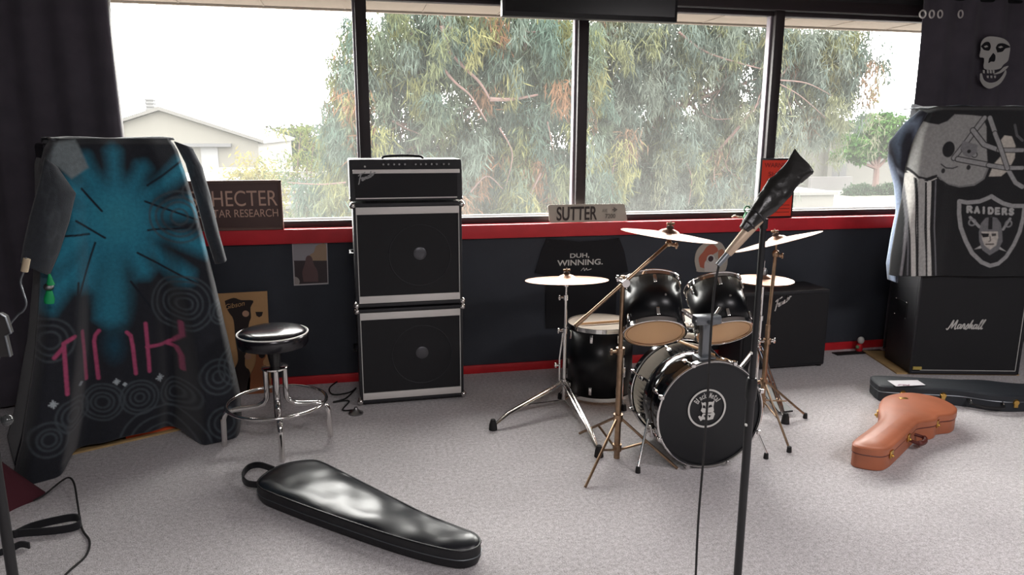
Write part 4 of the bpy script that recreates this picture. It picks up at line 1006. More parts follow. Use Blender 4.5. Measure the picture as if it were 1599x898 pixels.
# small ornament and dark strip at the right of the baseboard
p = fl(1341, 549); t = thing('ornament', 'small red and white ornament standing by the baseboard left of right speaker stack', 'ornament', p)
b = MB(); b.lathe([(0, .006), (.022, .006), (.026, .03), (.018, .06), (0, .065)], p, (0, 0, 1), 14); b.build('red_body', M['redbase'], t)
b = MB(); b.sphere(p + Vector((.008, 0, .088)), .026, (1, .9, 1.1), 8); b.build('white_top', M['white'], t)
b = MB(); b.sphere(p + Vector((-.024, -.01, .04)), .014, n=6); b.build('green_side', mat('muted_green', S(120, 150, 110), .6), t)
p0 = fl(1297, 550); p1 = fl(1385, 552)
tag(MB().box((p0+p1)/2 + Vector((0, .0, .004)), ((p1-p0).length, .07, .007), .002).build('rubber_strip', M['rubber'], loc=(p0+p1)/2), 'flat black strip on the carpet along the baseboard under small ornament', 'strip')

# ================================================================== drum kit
def drum_ring(mb, c, ax, R, w, th, n=48):  # hoop: a square-section ring
    mb.lathe([(R, 0), (R+th, 0), (R+th, w), (R, w)], c, ax, n, closed=True); return mb
def lugs(t, c, ax, R, L, n, h, mm, ph=0, size=(.02, .014, .04), both=True):
    ax = Vector(ax).normalized(); u = ax.orthogonal().normalized(); w = ax.cross(u)
    for k in range(n):
        a = ph + k*2*PI/n; d = u*math.cos(a) + w*math.sin(a); tg = ax.cross(d)
        rot = Matrix((tg, d, ax)).transposed()
        for z in ((h, L-h) if both else (h,)):
            b = MB(); b.box(Vector(c) + ax*z + d*(R+size[1]/2), size, .004, rot); b.build('lug', mm, t)
            
# ---- bass drum
bdx = .03; AX = Vector((bdx, 1, 0)).normalized(); BC = Vector((1.648, 3.045, .278)); RB = .255; LB = .40
t = thing('bass_drum', 'black bass drum with round white emblem on its front head', 'drum', (BC.x, BC.y+.2, 0))
b = MB(); b.lathe([(RB, .02), (RB, LB-.02)], BC, AX, 64); o = b.build('shell', M['gloss'], t); m_ = o.modifiers.new('s', 'SOLIDIFY'); m_.thickness = .006
for y in (0, LB-.035):
    b = MB(); drum_ring(b, BC + AX*y, AX, RB+.004, .035, .016, 64); b.build('hoop', M['gloss'], t)
    for yy in (y-.001, y+.033):
        b = MB(); b.torus(BC + AX*yy, RB+.014, .005, AX, 64, 8); b.build('hoop_trim', M['chrome'], t)
b = MB(); b.lathe([(0, .004), (RB*.9, .006), (RB+.004, .008)], BC, AX, 64); hd = b.build('front_head', mat('black_drum_head', S(15, 17, 21), .45), t)
b = MB(); b.lathe([(0, LB-.006), (RB+.004, LB-.006)], BC, AX, 64); b.build('rear_head', M['headtop'], t)
SX = Vector((AX.y, -AX.x, 0)); UP = Vector((0, 0, 1))
ec = BC + SX*(-.004) + UP*.02
ecp = at(1104, 638, 3.045); ec = BC + SX*((ecp-BC).dot(SX)) + UP*(ecp.z-BC.z)
b = MB(); b.lathe([(.089, -.0005), (.098, -.0005), (.098, -.002), (.089, -.002)], ec + AX*.001, AX, 64, closed=True)
for i, ch in enumerate('Black Metal'):
    if ch == ' ': continue
    a2 = math.radians(57 - i*11.4); r = .054
    pos = ec - SX*(math.sin(a2)*r) + UP*(math.cos(a2)*r)
    xd = SX*math.cos(a2) + UP*math.sin(a2); yd = -SX*math.sin(a2) + UP*math.cos(a2)
    text(b, ch, pos - xd*.005, xd, yd, .028 if ch in 'BlkMt' else .019, .0042 if ch == 'l' else .0103, bold=.012, lift=.002)
em = lambda pts: b.poly([ec + SX*(x*.001) + UP*(y*.001) - AX*.001 for x, y in pts], -AX*.001)
em([(-32, 38), (-24, 30), (-12, 34), (0, 30), (12, 34), (26, 32), (36, 40), (32, 8), (36, -12), (28, -22), (-22, -20), (-32, -8), (-26, 10)])
em([(-44, -38), (-34, -34), (-28, -42), (-20, -24), (20, -26), (34, -18), (42, -30), (34, -56), (10, -60), (-18, -54), (-30, -62)])
b.build('emblem', M['white'], hd, smooth=False)
b = MB(); em = lambda pts: b.poly([ec + SX*(x*.001) + UP*(y*.001) - AX*.003 for x, y in pts], -AX*.0006)
em([(-24, 6), (-8, 2), (-12, 16), (-22, 20)]); em([(6, 4), (26, 8), (20, 20), (8, 16)]); em([(-6, -8), (4, -8), (0, -20)]); em([(-16, -34), (-4, -30), (-8, -46)]); em([(6, -32), (22, -36), (14, -48)]); em([(-10, 34), (-2, 30), (-6, 20)])
b.build('emblem_gaps', M['blackcloth'], hd, smooth=False)

b = MB()
lugs(t, BC + AX*.0, AX, RB, LB, 8, .10, M['chrome'], PI/8, (.02, .016, .05))
ax_u = AX.orthogonal().normalized(); ax_w = AX.cross(ax_u)
for kk in range(8):
    a = PI/8 + kk*PI/4; d = ax_u*math.cos(a) + ax_w*math.sin(a)
    for y0, y1 in ((-.012, .09), (LB+.012, LB-.09)):
        b = MB(); b.tube([BC + AX*y0 + d*(RB+.026), BC + AX*y1 + d*(RB+.016)], .0045, 8); b.box(BC + AX*(y0+.012*(1 if y0 < 0 else -1)) + d*(RB+.022), (.02, .03, .02), .003, Matrix.Rotation(math.atan2(d.z, d.x)*0, 3, 'Y')); b.build('tension_rod', M['chrome'], t)
for sx, fpx in ((-1, (996, 738)), (1, (1196, 716))):
    ft = fl(*fpx); pz = BC + AX*.12 + SX*sx*RB*.93 + UP*(-.11)
    b = MB(); b.box(pz + SX*sx*.012, (.03, .05, .06), .004); b.sphere(pz + SX*sx*.035 + UP*.0, .013, n=6); b.build('spur_bracket', M['chrome'], t)
    b = MB(); b.tube([pz + SX*sx*.03 + UP*.06, ft + UP*.03], .006, 8); sp = b.build('spur', M['chrome'], t)
    b = MB(); b.lathe([(0, 0), (.013, 0), (.011, .028), (0, .03)], ft, (0, 0, 1), 12); b.build('rubber_tip', M['rubber'], sp)
# tom holder
hx = at(1098, 552, 3.22); hx = Vector((at(1100, 552, 3.11).x, 3.11, .533))
b = MB(); b.box(hx + UP*.01, (.09, .08, .03), .006); b.build('mount_plate', M['greymetal'], t)
b = MB(); b.box(hx + UP*.105, (.05, .045, .18), .006); b.build('mount_post', M['greymetal'], t)
b = MB(); b.box(hx + UP*.205, (.13, .06, .045), .008); b.lathe([(0, 0), (.012, 0), (.012, .03), (0, .03)], hx + UP*.2 - Vector((0, .06, 0)), (0, 1, 0), 10); b.build('mount_clamp', M['greymetal'], t)
for sx in (-1, 1):
    b = MB(); b.tube([hx + UP*.205 + Vector((sx*.05, .02, 0)), hx + UP*.22 + Vector((sx*.10, .06, .02))], .011, 10); b.build('tom_arm', M['chrome'], t)

# ---- rack toms
def tom(label, bc, ax, R, L):
    t = thing('rack_tom', label, 'drum', bc, 'rack toms over the bass drum'); ax = Vector(ax).normalized()
    b = MB(); b.lathe([(R, .012), (R, L-.012)], bc, ax, 56); o = b.build('shell', M['tomgloss'], t); m_ = o.modifiers.new('s', 'SOLIDIFY'); m_.thickness = .005; m_.offset = -1
    for z in (-.004, L-.018):
        b = MB(); drum_ring(b, bc + ax*z, ax, R+.002, .022, .006, 56); b.torus(bc + ax*(z + (0 if z < 0 else .022)), R+.008, .004, ax, 56, 6); b.build('hoop', M['chrome'], t)
    b = MB(); b.lathe([(0, .0), (R*.8, .0), (R+.001, .003)], bc, ax, 56); b.build('bottom_head', M['headbot'], t)
    b = MB(); b.torus(bc + ax*(-.001), R*.93, .0016, ax, 48, 6); b.build('head_collar', mat('amber_collar', S(150, 96, 60), .6), t)
    b = MB(); b.lathe([(0, L), (R+.001, L)], bc, ax, 56); b.build('top_head', M['headtop'], t)
    lugs(t, bc, ax, R, L, 6, .045, M['chrome'], .42, (.018, .012, .042))
    u = ax.orthogonal().normalized(); w = ax.cross(u); d = (-Vector((0, 1, 0)) + ax*ax.y).normalized()
    b = MB(); b.lathe([(0, .003), (.006, .003), (.007, 0)], bc + ax*L*.52 + d*R, d, 10); b.build('vent', M['chrome'], t)
    return t
tl = 40
axL = (.14, .62, .77)
axR = (.03, .63, .77)
tom('black rack tom on the left above the bass drum, amber lower head facing forward', at(1022, 520, 3.2), axL, .145, .265)
tom('black rack tom on the right above the bass drum, tilted, behind microphone cable', at(1131, 519, 3.27), axR, .14, .265)

# ---- floor tom
fc = Vector((at(938, 503, 4.08).x, 4.08, 0)); zt = at(938, 503, 4.08).z; z0 = .06; R = .198
t = thing('floor_tom', 'large black floor tom on legs behind the left cymbal stands', 'drum', fc)
b = MB(); b.lathe([(R, z0), (R, zt-.012)], fc, UP, 56); o = b.build('shell', M['tomgloss'], t); m_ = o.modifiers.new('s', 'SOLIDIFY'); m_.thickness = .006; m_.offset = -1
for z in (z0-.012, zt-.02):
    b = MB(); drum_ring(b, fc + UP*z, UP, R+.002, .024, .007, 56); b.build('hoop', M['chrome'], t)
b = MB(); b.lathe([(0, zt-.002), (R, zt-.002)], fc, UP, 56); b.build('top_head', M['headtop'], t)
b = MB(); b.lathe([(0, z0-.004), (R, z0-.004)], fc, UP, 56); b.build('bottom_head', M['headbot'], t)
lugs(t, fc + UP*z0, UP, R, zt-z0, 8, .055, M['chrome'], .2, (.018, .013, .05))
for a in (-70, 50, 170):
    d = Vector((math.cos(math.radians(a)), math.sin(math.radians(a)), 0)); p = fc + d*(R+.02)
    b = MB(); b.tube([p + UP*(z0+.26), p + UP*.07, p + d*.02 + UP*.03], .006, 8); l = b.build('leg', M['chrome'], t)
    b = MB(); b.box(p + UP*(z0+.17) - d*.006, (.03, .03, .06), .005); b.build('leg_bracket', M['chrome'], l)
    b = MB(); b.lathe([(0, 0), (.017, 0), (.013, .035), (0, .037)], p + d*.02, UP, 12); b.build('rubber_foot', M['rubber'], l)
def stick(label, a, b_, grp='drumsticks'):
    a, b_ = Vector(a), Vector(b_); m = MB(); m.tube([a, a.lerp(b_, .7), a.lerp(b_, .93), a.lerp(b_, .955), a.lerp(b_, .985), b_], [.0075, .0075, .004, .0045, .0062, .003], 10)
    tag(m.build('drumstick', M['stickwood'], loc=a), label, 'drumstick', grp)
stick('pale drumstick lying across the white head of the floor tom', (fc.x-.15, fc.y-.05, zt+.009), (fc.x+.21, fc.y-.03, zt+.010))
p = at(1052, 536, 3.3)
stick('pale drumstick lying on top of the bass drum between the rack toms', (BC.x-.07, BC.y+.38, BC.z+RB+.036), (BC.x+.02, BC.y+.03, BC.z+RB+.036))

# ---- cymbals and stands
def cymbal(label, c, n, R, name='cymbal', cat='cymbal', grp='cymbals of the drum kit'):
    t = thing(name, label, cat, c, grp)
    b = MB(); b.lathe([(.006, .022), (.02, .021), (.04, .014), (.052, .004), (.06, .0015), (R*.6, -.004), (R, -.013), (R, -.0145), (R*.6, -.0055), (.06, 0), (.052, .0025), (.04, .0125), (.02, .0195), (.006, .0205)], c, n, 64, closed=True)
    b.build('plate', M['cymbal'], t)
    n = Vector(n).normalized()
    b = MB(); b.lathe([(0, .020), (.017, .020), (.018, .034), (.012, .036), (0, .036)], c, n, 16); b.build('felt', mat('felt', S(70, 56, 48), .95), t)
    b = MB(); b.lathe([(0, .036), (.008, .036), (.008, .048), (.004, .05), (.004, .058), (0, .058)], c, n, 10); b.box(Vector(c) + n*.046, (.042, .007, .012), .002); b.build('wing_nut', M['brass'], t)
    return t
c1 = at(885, 434, 4.0)
cymbal('flat cymbal on the chrome stand left of the kit, in front of black t-shirt', c1, (.0, .09, 1), .243)
c2 = at(1045, 364, 3.3)
cymbal('high cymbal on the boom arm above the left rack tom', c2, (.13, .01, 1), .235)
c3 = at(1213, 374, 3.6)
cymbal('high cymbal tipped up to the right, above the hi-hat', c3, (-.22, .23, 1), .238)
def tripod(t, base, zj, feet, mm, dbl=True, zlow=.1, tip=True, r=.008):
    for ft in feet:
        d = (ft - base); d.z = 0; L = d.length; d.normalize(); s = Vector((-d.y, d.x, 0))*.012
        b = MB()
        for q in ((s, -s) if dbl else (Vector(),)):
            b.tube([base + q + UP*zj + d*.015, base + q*.6 + d*L*.8 + UP*(.05+.12*zj), ft + UP*.02], r, 8)
        b.tube([base + d*L*.55 + UP*(zj*.55), base + UP*(zj*.25) + d*.012], r*.7, 8)
        l = b.build('leg', mm, t)
        b = MB(); b.lathe([(0, 0), (.024, 0), (.02, .035), (.013, .06), (0, .062)], ft, UP, 12); b.build('rubber_foot', M['rubber'], l)
def pole(t, a, b_, r, mm, name='pole', nut=True):
    b = MB(); b.tube([a, b_], r, 14); b.build(name, mm, t)
def wing(t, p, mm, d=(-1, 0, 0)):
    d = Vector(d).normalized(); b = MB(); b.lathe([(0, 0), (.008, 0), (.008, .02), (0, .02)], p, d, 10); b.box(Vector(p) + d*.026, (.012, .012, .032), .004); b.sphere(Vector(p) + d*.026, .009, n=6); b.build('wing_screw', mm, t)
# chrome stand
B1 = Vector((c1.x-.004, 4.0, 0))
t = thing('cymbal_stand', 'chrome double-braced tripod cymbal stand left of the floor tom', 'cymbal stand', B1, 'cymbal stands')
pole(t, B1 + UP*.03, B1 + UP*.46, .0125, M['chrome'], 'lower_tube'); pole(t, B1 + UP*.45, B1 + UP*.66, .0095, M['chrome'], 'middle_tube'); pole(t, B1 + UP*.65, c1 + UP*.03, .006, M['chrome'], 'top_rod')
for z, r in ((.455, .019), (.655, .016), (.14, .021), (.735, .016)):
    b = MB(); b.lathe([(0, 0), (r, 0), (r, .03), (0, .03)], B1 + UP*z, UP, 14); b.build('collar', M['chrome'], t)
wing(t, B1 + UP*.47 + Vector((-.015, 0, 0)), M['chrome']); wing(t, B1 + UP*.67 + Vector((-.012, 0, 0)), M['chrome'])
wing(t, B1 + UP*.26 + Vector((-.03, 0, 0)), M['chrome'])
b = MB(); b.tube([B1 + Vector((-.03, 0, .14)), B1 + Vector((-.032, 0, .30)), B1 + Vector((-.014, 0, .46))], .006, 8); b.build('brace_rod', M['chrome'], t)
tripod(t, B1, .15, [fl(770, 671), fl(935, 713), Vector((B1.x+.35, B1.y+.32, 0))], M['chrome'], True)
# boom stand
B2 = fl(963, 715); B2.z = 0
t = thing('boom_stand', 'worn brass-coloured boom cymbal stand at the left of the bass drum', 'cymbal stand', B2, 'cymbal stands')
jz = at(972, 440, B2.y).z
pole(t, B2 + UP*.0, B2 + UP*.55, .0155, M['brass'], 'lower_tube'); pole(t, B2 + UP*.54, B2 + UP*(jz+.03), .0115, M['brass'], 'upper_tube')
J = B2 + UP*jz + Vector((0, -.02, 0)); tip = c2 + Vector((-.0, .0, -.05)); dr = (tip-J).normalized(); back = at(908, 507, 3.12); back = J - dr*.33
b = MB(); b.tube([back, tip], .0085, 12); b.tube([back, back + dr*.07], .0105, 12); b.build('boom_arm', M['brass'], t)
b = MB(); b.lathe([(0, -.025), (.02, -.025), (.02, .025), (0, .025)], J, (0, 1, 0), 16); b.build('boom_clamp', M['chrome'], t)
wing(t, J + Vector((-.02, -.02, .02)), M['chrome'], (-1, -.2, .3))
b = MB(); b.tube([tip - UP*.01, c2 + UP*.02], .006, 10); b.sphere(tip, .017, n=8); b.build('tilter', M['brass'], t); wing(t, tip + Vector((.014, 0, -.006)), M['brass'], (1, -.3, -.2))
for z, r in ((.545, .022), (.2, .024), (.04, .023)):
    b = MB(); b.lathe([(0, 0), (r, 0), (r, .035), (0, .035)], B2 + UP*z, UP, 14); b.build('collar', M['brass'], t)
wing(t, B2 + UP*.56 + Vector((-.02, 0, 0)), M['brass'])
for fx in ((914, 762), (1058, 733), (905, 678)):
    ft = fl(*fx); d = ft-B2; d.z = 0; L = d.length; d.normalize()
    b = MB(); b.tube([B2 + d*.022 + UP*.21, B2 + d*L*.45 + UP*.125, ft + UP*.005], .007, 8); b.tube([B2 + d*L*.5 + UP*.115, B2 + d*.02 + UP*.05], .006, 8); b.build('leg', M['brass'], t)
# right stand
B3 = Vector((c3.x-.012, 3.6, 0))
t = thing('cymbal_stand', 'tall brass-coloured cymbal stand at the right of the bass drum', 'cymbal stand', B3, 'cymbal stands')
pole(t, B3 + UP*.06, B3 + UP*.55, .0145, M['brass'], 'lower_tube'); pole(t, B3 + UP*.54, c3 + UP*(-.085), .010, M['brass'], 'upper_tube'); pole(t, c3 + UP*(-.08), c3 + UP*.02, .0055, M['brass'], 'top_rod')
b = MB(); b.sphere(c3 - UP*.08, .021, (1, .7, 1.1), 8); b.build('tilter', M['brass'], t); wing(t, c3 + Vector((.016, 0, -.09)), M['brass'], (1, 0, -.1))
for z, r in ((.44, .022), (.2, .022), (.09, .02)):
    b = MB(); b.lathe([(0, 0), (r, 0), (r, .03), (0, .03)], B3 + UP*z, UP, 14); b.build('collar', M['brass'], t)
wing(t, B3 + UP*.455 + Vector((.02, 0, 0)), M['chrome'], (1, 0, 0)); wing(t, B3 + UP*.455 + Vector((-.02, 0, 0)), M['chrome'], (-1, 0, 0))
for fx in (fl(1257, 653), fl(1232, 706), Vector((B3.x-.28, B3.y+.3, 0))):
    d = fx-B3; d.z = 0; L = d.length; d.normalize()
    b = MB(); b.tube([B3 + d*.02 + UP*.21, B3 + d*L*.8 + UP*.06, fx + UP*.02], .0065, 8); b.tube([B3 + d*L*.55 + UP*.1, B3 + d*.018 + UP*.1], .005, 8); l = b.build('leg', M['brass'], t)
    b = MB(); b.lathe([(0, 0), (.013, 0), (.011, .03), (0, .032)], fx, UP, 10); b.build('rubber_foot', M['rubber'], l)
# hi-hat
hh = at(1192, 438, 3.92); B4 = Vector((hh.x, 3.92, 0))
t = thing('hi_hat', 'closed pair of hi-hat cymbals on a chrome stand, in front of low black cabinet', 'hi-hat', B4)
for s_, z, nm in ((1, .006, 'upper_cymbal'), (-1, -.006, 'lower_cymbal')):
    b = MB(); b.lathe([(.006, s_*.03), (.03, s_*.028), (.045, s_*.016), (.05, s_*.01), (.178, s_*-.002), (.178, s_*-.0035), (.05, s_*.008), (.03, s_*.026), (.006, s_*.028)], hh + UP*z, UP, 56, closed=True); b.build(nm, M['cymbal'], t)
b = MB(); b.lathe([(0, .035), (.02, .035), (.02, .06), (.012, .075), (0, .075)], hh, UP, 14); b.build('clutch', M['steel'], t)
pole(t, B4 + UP*.05, B4 + UP*.5, .0125, M['chrome'], 'lower_tube'); pole(t, B4 + UP*.49, hh - UP*.03, .009, M['chrome'], 'upper_tube'); pole(t, hh - UP*.03, hh + UP*.12, .003, M['chrome'], 'pull_rod')
for z, r in ((.49, .018), (.3, .022)):
    b = MB(); b.lathe([(0, 0), (r, 0), (r, .03), (0, .03)], B4 + UP*z, UP, 14); b.build('collar', M['chrome'], t)
tripod(t, B4, .32, [fl(1226, 661), Vector((B4.x-.36, B4.y-.12, 0)), Vector((B4.x+.14, B4.y+.32, 0))], M['chrome'], True)
b = MB(); b.poly([B4 + Vector((-.045, -.34, .02)), B4 + Vector((.045, -.34, .02)), B4 + Vector((.035, -.06, .09)), B4 + Vector((-.035, -.06, .09))], (0, 0, .01)); b.build('pedal', M['plastic'], t, smooth=False)
# snare on its stand behind the bass drum
sn = Vector((1.86, 3.78, 0))
t = thing('snare_drum', 'chrome snare drum on tripod basket stand, tucked behind right rack tom', 'drum', sn)
b = MB(); b.lathe([(.17, .46), (.17, .57)], sn, UP, 48); o = b.build('shell', M['chrome'], t); m_ = o.modifiers.new('s', 'SOLIDIFY'); m_.thickness = .004
for z in (.452, .565):
    b = MB(); drum_ring(b, sn + UP*z, UP, .172, .016, .006, 48); b.build('hoop', M['chrome'], t)
b = MB(); b.lathe([(0, .575), (.17, .575)], sn, UP, 48); b.build('top_head', M['headtop'], t)
b = MB(); b.lathe([(0, .455), (.17, .455)], sn, UP, 48); b.build('bottom_head', M['headtop'], t)
lugs(t, sn + UP*.46, UP, .17, .11, 8, .055, M['chrome'], .2, (.016, .014, .05), both=False)
pole(t, sn + UP*.05, sn + UP*.36, .0125, M['chrome'], 'stand_tube')
for k_ in range(3):
    a = math.radians(90 + 120*k_); d = Vector((math.cos(a), math.sin(a), 0)); b = MB(); b.tube([sn + UP*.35, sn + d*.19 + UP*.44, sn + d*.192 + UP*.475], .006, 8); b.build('basket_arm', M['chrome'], t)
tripod(t, sn, .2, [sn + Vector((.27*math.cos(a), .27*math.sin(a), 0)) for a in (-.4, 1.7, 3.6)], M['chrome'], True)

# ================================================================== microphone on its stand
YM = 2.0
MBs = Vector((at(1153, 880, YM).x, YM, 0)); mt = at(1186, 352, YM)
t = thing('microphone_stand', 'tall straight black microphone stand in front of the bass drum', 'microphone stand', MBs)
pole(t, MBs + UP*.02, MBs + UP*.80, .0135, M['plastic'], 'lower_tube'); pole(t, MBs + UP*.78, Vector((MBs.x, YM, mt.z)), .0095, M['plastic'], 'upper_tube')
b = MB(); b.lathe([(0, .0), (.016, 0), (.018, .01), (.018, .06), (.014, .075), (0, .075)], MBs + UP*.77, UP, 16); b.build('height_clutch', M['plastic'], t)
b = MB(); b.lathe([(0, 0), (.118, 0), (.122, .008), (.11, .02), (.03, .032), (.016, .045), (0, .045)], MBs, UP, 36); b.build('round_base', M['plastic'], t)
for z in (.69, .93):
    b = MB(); b.box(MBs + Vector((-.014, -.008, z)), (.006, .01, .008), .002); b.build('tape_fleck', M['white'], t)
m0, m1, m2, m3 = at(1136, 397, YM), at(1163, 357, YM), at(1196, 318, YM), at(1259, 256, YM)
dm = (m3-m0).normalized()
b = MB(); q = Vector((MBs.x, YM, mt.z)); b.lathe([(0, -.01), (.013, -.01), (.013, .02), (0, .02)], q, UP, 12); b.lathe([(.0, -.03), (.019, -.03), (.021, .035), (0, .035)], at(1180, 338, YM), dm, 16); b.build('mic_clip', M['plastic'], t)
t = thing('microphone', 'silver-bodied microphone clipped on the stand, head wrapped in a black bag', 'microphone', m0)
L1 = (m1-m0).length
b = MB(); b.lathe([(0, 0), (.010, 0), (.0125, .004), (.0165, L1), (.018, L1+.05), (0, L1+.05)], m0, dm, 24); b.build('handle', mat('champagne_metal', S(190, 168, 146), .5, .4), t)
b = MB(); b.lathe([(0, -.045), (.0085, -.045), (.0095, -.02), (.0095, .004), (0, .004)], m0, dm, 16); b.build('cable_plug', M['greymetal'], t)
vw = Vector(ray(1200, 310)).normalized(); sd = dm.cross(vw).normalized(); dp = sd.cross(dm).normalized()
LL = (m3-m1).length
ks = [(-.02, .017, .017), (.08, .022, .021), (.2, .027, .024), (.35, .034, .027), (.5, .040, .029), (.62, .040, .026), (.75, .036, .022), (.88, .039, .016), (1.0, .045, .012)]
b = MB(); n = 40
def bagp(k, v, inner=0):
    wv = float(np.interp(v, [q[0] for q in ks], [q[1] for q in ks])); dv = float(np.interp(v, [q[0] for q in ks], [q[2] for q in ks])); a = k*2*PI/n
    c_, s_ = math.cos(a), math.sin(a)
    pw = 1 - .45*sstep(.7, 1, v)
    x = math.copysign(abs(c_)**pw, c_)*wv; y = math.copysign(abs(s_)**pw, s_)*dv
    wr = 1 + .10*noise.noise(Vector((c_*1.6, s_*1.6, v*7))) + .05*noise.noise(Vector((c_*4, s_*4, v*14)))
    e = .012*v*v*c_ if v > .8 else 0
    return m1 + dm*(v*LL + e) + (sd*x + dp*y)*wr
rg = [[b.bm.verts.new(bagp(k, v)) for k in range(n)] for v in np.linspace(-.02, 1, 46)]
for i in range(45):
    for k in range(n): b.bm.faces.new((rg[i][k], rg[i][(k+1) % n], rg[i+1][(k+1) % n], rg[i+1][k]))
b.bm.faces.new(rg[0][::-1])
o = b.build('bag_wrap', M['bag'], t); m_ = o.modifiers.new('s', 'SOLIDIFY'); m_.thickness = .0012
for v in (.06, .2):
    b = MB(); b.tube([bagp(k, v) for k in range(0, n, 2)], .003, 6, closed=True); b.build('tape_band', M['plastic'], t)
cpts = [m0 - dm*.04, at(1123, 412, YM), at(1116, 450, YM), at(1110, 520, YM-.01), at(1105, 620, YM-.02), at(1098, 720, YM-.03), at(1090, 820, YM-.05)]
e = cpts[-1].copy(); cpts += [Vector((e.x-.01, e.y-.03, .1)), Vector((e.x-.02, e.y-.06, .012)), Vector((e.x-.1, e.y-.12, .006)), Vector((e.x-.3, e.y-.1, .006))]
tag(MB().tube(smooth_line(cpts, 6), .0038, 8).build('microphone_cable', M['rubber'], loc=m0), 'black cable hanging from microphone down across the bass drum', 'cable')

# ================================================================== things at the left edge
YE = 1.85
PB = at(14, 860, YE); PB = Vector((PB.x, YE, 0))
t = thing('music_stand', 'black upright stand with round knob and dark desk at left edge', 'stand', PB)
zk = at(8, 652, YE).z; zd0 = at(5, 552, YE).z; zd1 = at(5, 485, YE).z
pole(t, PB + UP*.02, PB + UP*(zk+.02), .0125, M['plastic'], 'lower_tube'); pole(t, PB + UP*zk, PB + UP*zd0, .008, M['plastic'], 'upper_tube')
b = MB(); b.lathe([(0, 0), (.017, 0), (.017, .04), (0, .04)], PB + UP*(zk-.02), UP, 14); b.build('collar', M['plastic'], t)
pk = at(13, 652, YE); b = MB(); b.tube([PB + UP*zk, Vector((pk.x, YE-.01, zk))], .006, 8); b.sphere(Vector((pk.x+.006, YE-.02, zk)), .013, n=10); b.build('knob', M['bead'], t)
xd1 = at(27, 520, YE).x
pts = [(xd1-.45, zd0), (xd1-.008, zd0), (xd1-.012, zd0+.05), (xd1, zd0+.055), (xd1-.006, zd1-.008), (xd1-.016, zd1), (xd1-.45, zd1)]
b = MB(); b.poly([Vector((x, YE-.03, z)) for x, z in pts], (0, .014, 0)); b.build('desk', mat('dark_grey_desk', S(34, 32, 32), .7), t, smooth=False)
b = MB(); b.tube([Vector((x, YE-.032, z)) for x, z in pts[1:]], .0022, 6); b.build('desk_edge', M['greymetal'], t)
for a in (200, 320, 80):
    d = Vector((math.cos(math.radians(a)), math.sin(math.radians(a)), 0)); b = MB(); b.tube([PB + UP*.12, PB + d*.2 + UP*.012], .008, 8); b.build('leg', M['plastic'], t)
# cream plug on a hanging lead, and green tassel
YC = 3.35
t = thing('patch_lead', 'grey lead with cream plug hanging at the left of the blue swirl blanket', 'cable', at(40, 400, YC))
b = MB(); b.tube([at(42, 404, YC), at(38, 424, YC)], .014, 10); b.build('plug', M['cream'], t)
lead = smooth_line([at(41, 402, YC), at(37, 424, YC), at(32, 440, YC), at(36, 456, YC), at(41, 474, YC), at(36, 486, YC), at(26, 494, YC), at(10, 520, YC), at(-10, 600, YC), at(-20, 700, YC-.1)], 6)
MB().tube(lead, .0045, 8).build('lead', M['greymetal'], t)
YT = 3.62
t = thing('tassel', 'green tassel with dark bead hanging from the blanket fold', 'tassel', at(77, 432, YT))
b = MB(); b.lathe([(0, 0), (.005, 0), (.018, -.05), (.008, -.052), (0, -.05)], at(77, 428, YT), (0, 0, 1), 12); b.build('upper_tuft', M['green'], t)
b = MB(); b.sphere(at(76, 448, YT), .022, (1, 1, .8), 10); b.build('bead', M['steel'], t)
b = MB(); b.lathe([(0, 0), (.012, 0), (.022, -.035), (.02, -.058), (0, -.06)], at(77, 454, YT), (.12, 0, 1), 12); b.build('lower_tuft', M['green'], t)
# dark red cloth, straps and lead on the floor
c = fl(-8, 800); t0_ = c
b = MB()
def hump(u, v):
    a = u*2*PI; r = .30*(1-v) + .02; rr = r*(1 + .12*math.sin(3*a+1) + .06*math.sin(7*a))
    return c + Vector((-.20 + math.cos(a)*rr*.95, math.sin(a)*rr*.7 + .08, .42*v**1.0*(1 - .1*math.sin(5*a)*(1-v)) + .002))
b.grid(hump, 64, 24)
tag(b.build('cloth_bag', M['maroon'], loc=c), 'dark red cloth bag slumped on carpet at the left edge', 'bag')
st = smooth_line([fl(22, 835, .02), fl(50, 822, .02), (fl(90, 812, .03)), fl(118, 808, .035), fl(126, 815, .03), fl(116, 823, .022), fl(80, 829, .018), fl(30, 833, .016), fl(5, 838, .016)], 6)
tag(ribbon(MB(), st, .032).build('strap', M['blackcloth'], loc=fl(70, 825)), 'folded black webbing strap on carpet beside dark red bag', 'strap')
st = smooth_line([fl(-10, 866, .014), fl(15, 858, .014), fl(32, 850, .018), fl(46, 852, .018)], 5)
tag(ribbon(MB(), st, .026).build('strap', M['blackcloth'], loc=fl(20, 858)), 'short black strap end on carpet nearest the bottom left corner', 'strap')
pts = [fl(52, 782, .02), fl(70, 772, .03), fl(95, 752, .05), fl(108, 746, .055), fl(116, 756, .04), fl(121, 785, .015), fl(128, 825, .006), fl(140, 845, .006), fl(134, 868, .006), fl(110, 890, .006), fl(85, 915, .006), fl(40, 960, .006)]
tag(MB().tube(smooth_line(pts, 7), .0042, 8).build('instrument_cable', M['rubber'], loc=pts[0]), 'thin black cable arching from the dark red bag across carpet', 'cable')

# ================================================================== outdoors
ZG_ = -3.6
g = MB(); g.ob((-150, 5.8, ZG_-.2), (180, 260, ZG_)); struct(g.build('ground', M['ground'], smooth=False))
g = MB(); g.ob((30, 50, ZG_), (75, 57.5, ZG_+.03)); struct(g.build('lawn', M['grass'], smooth=False))
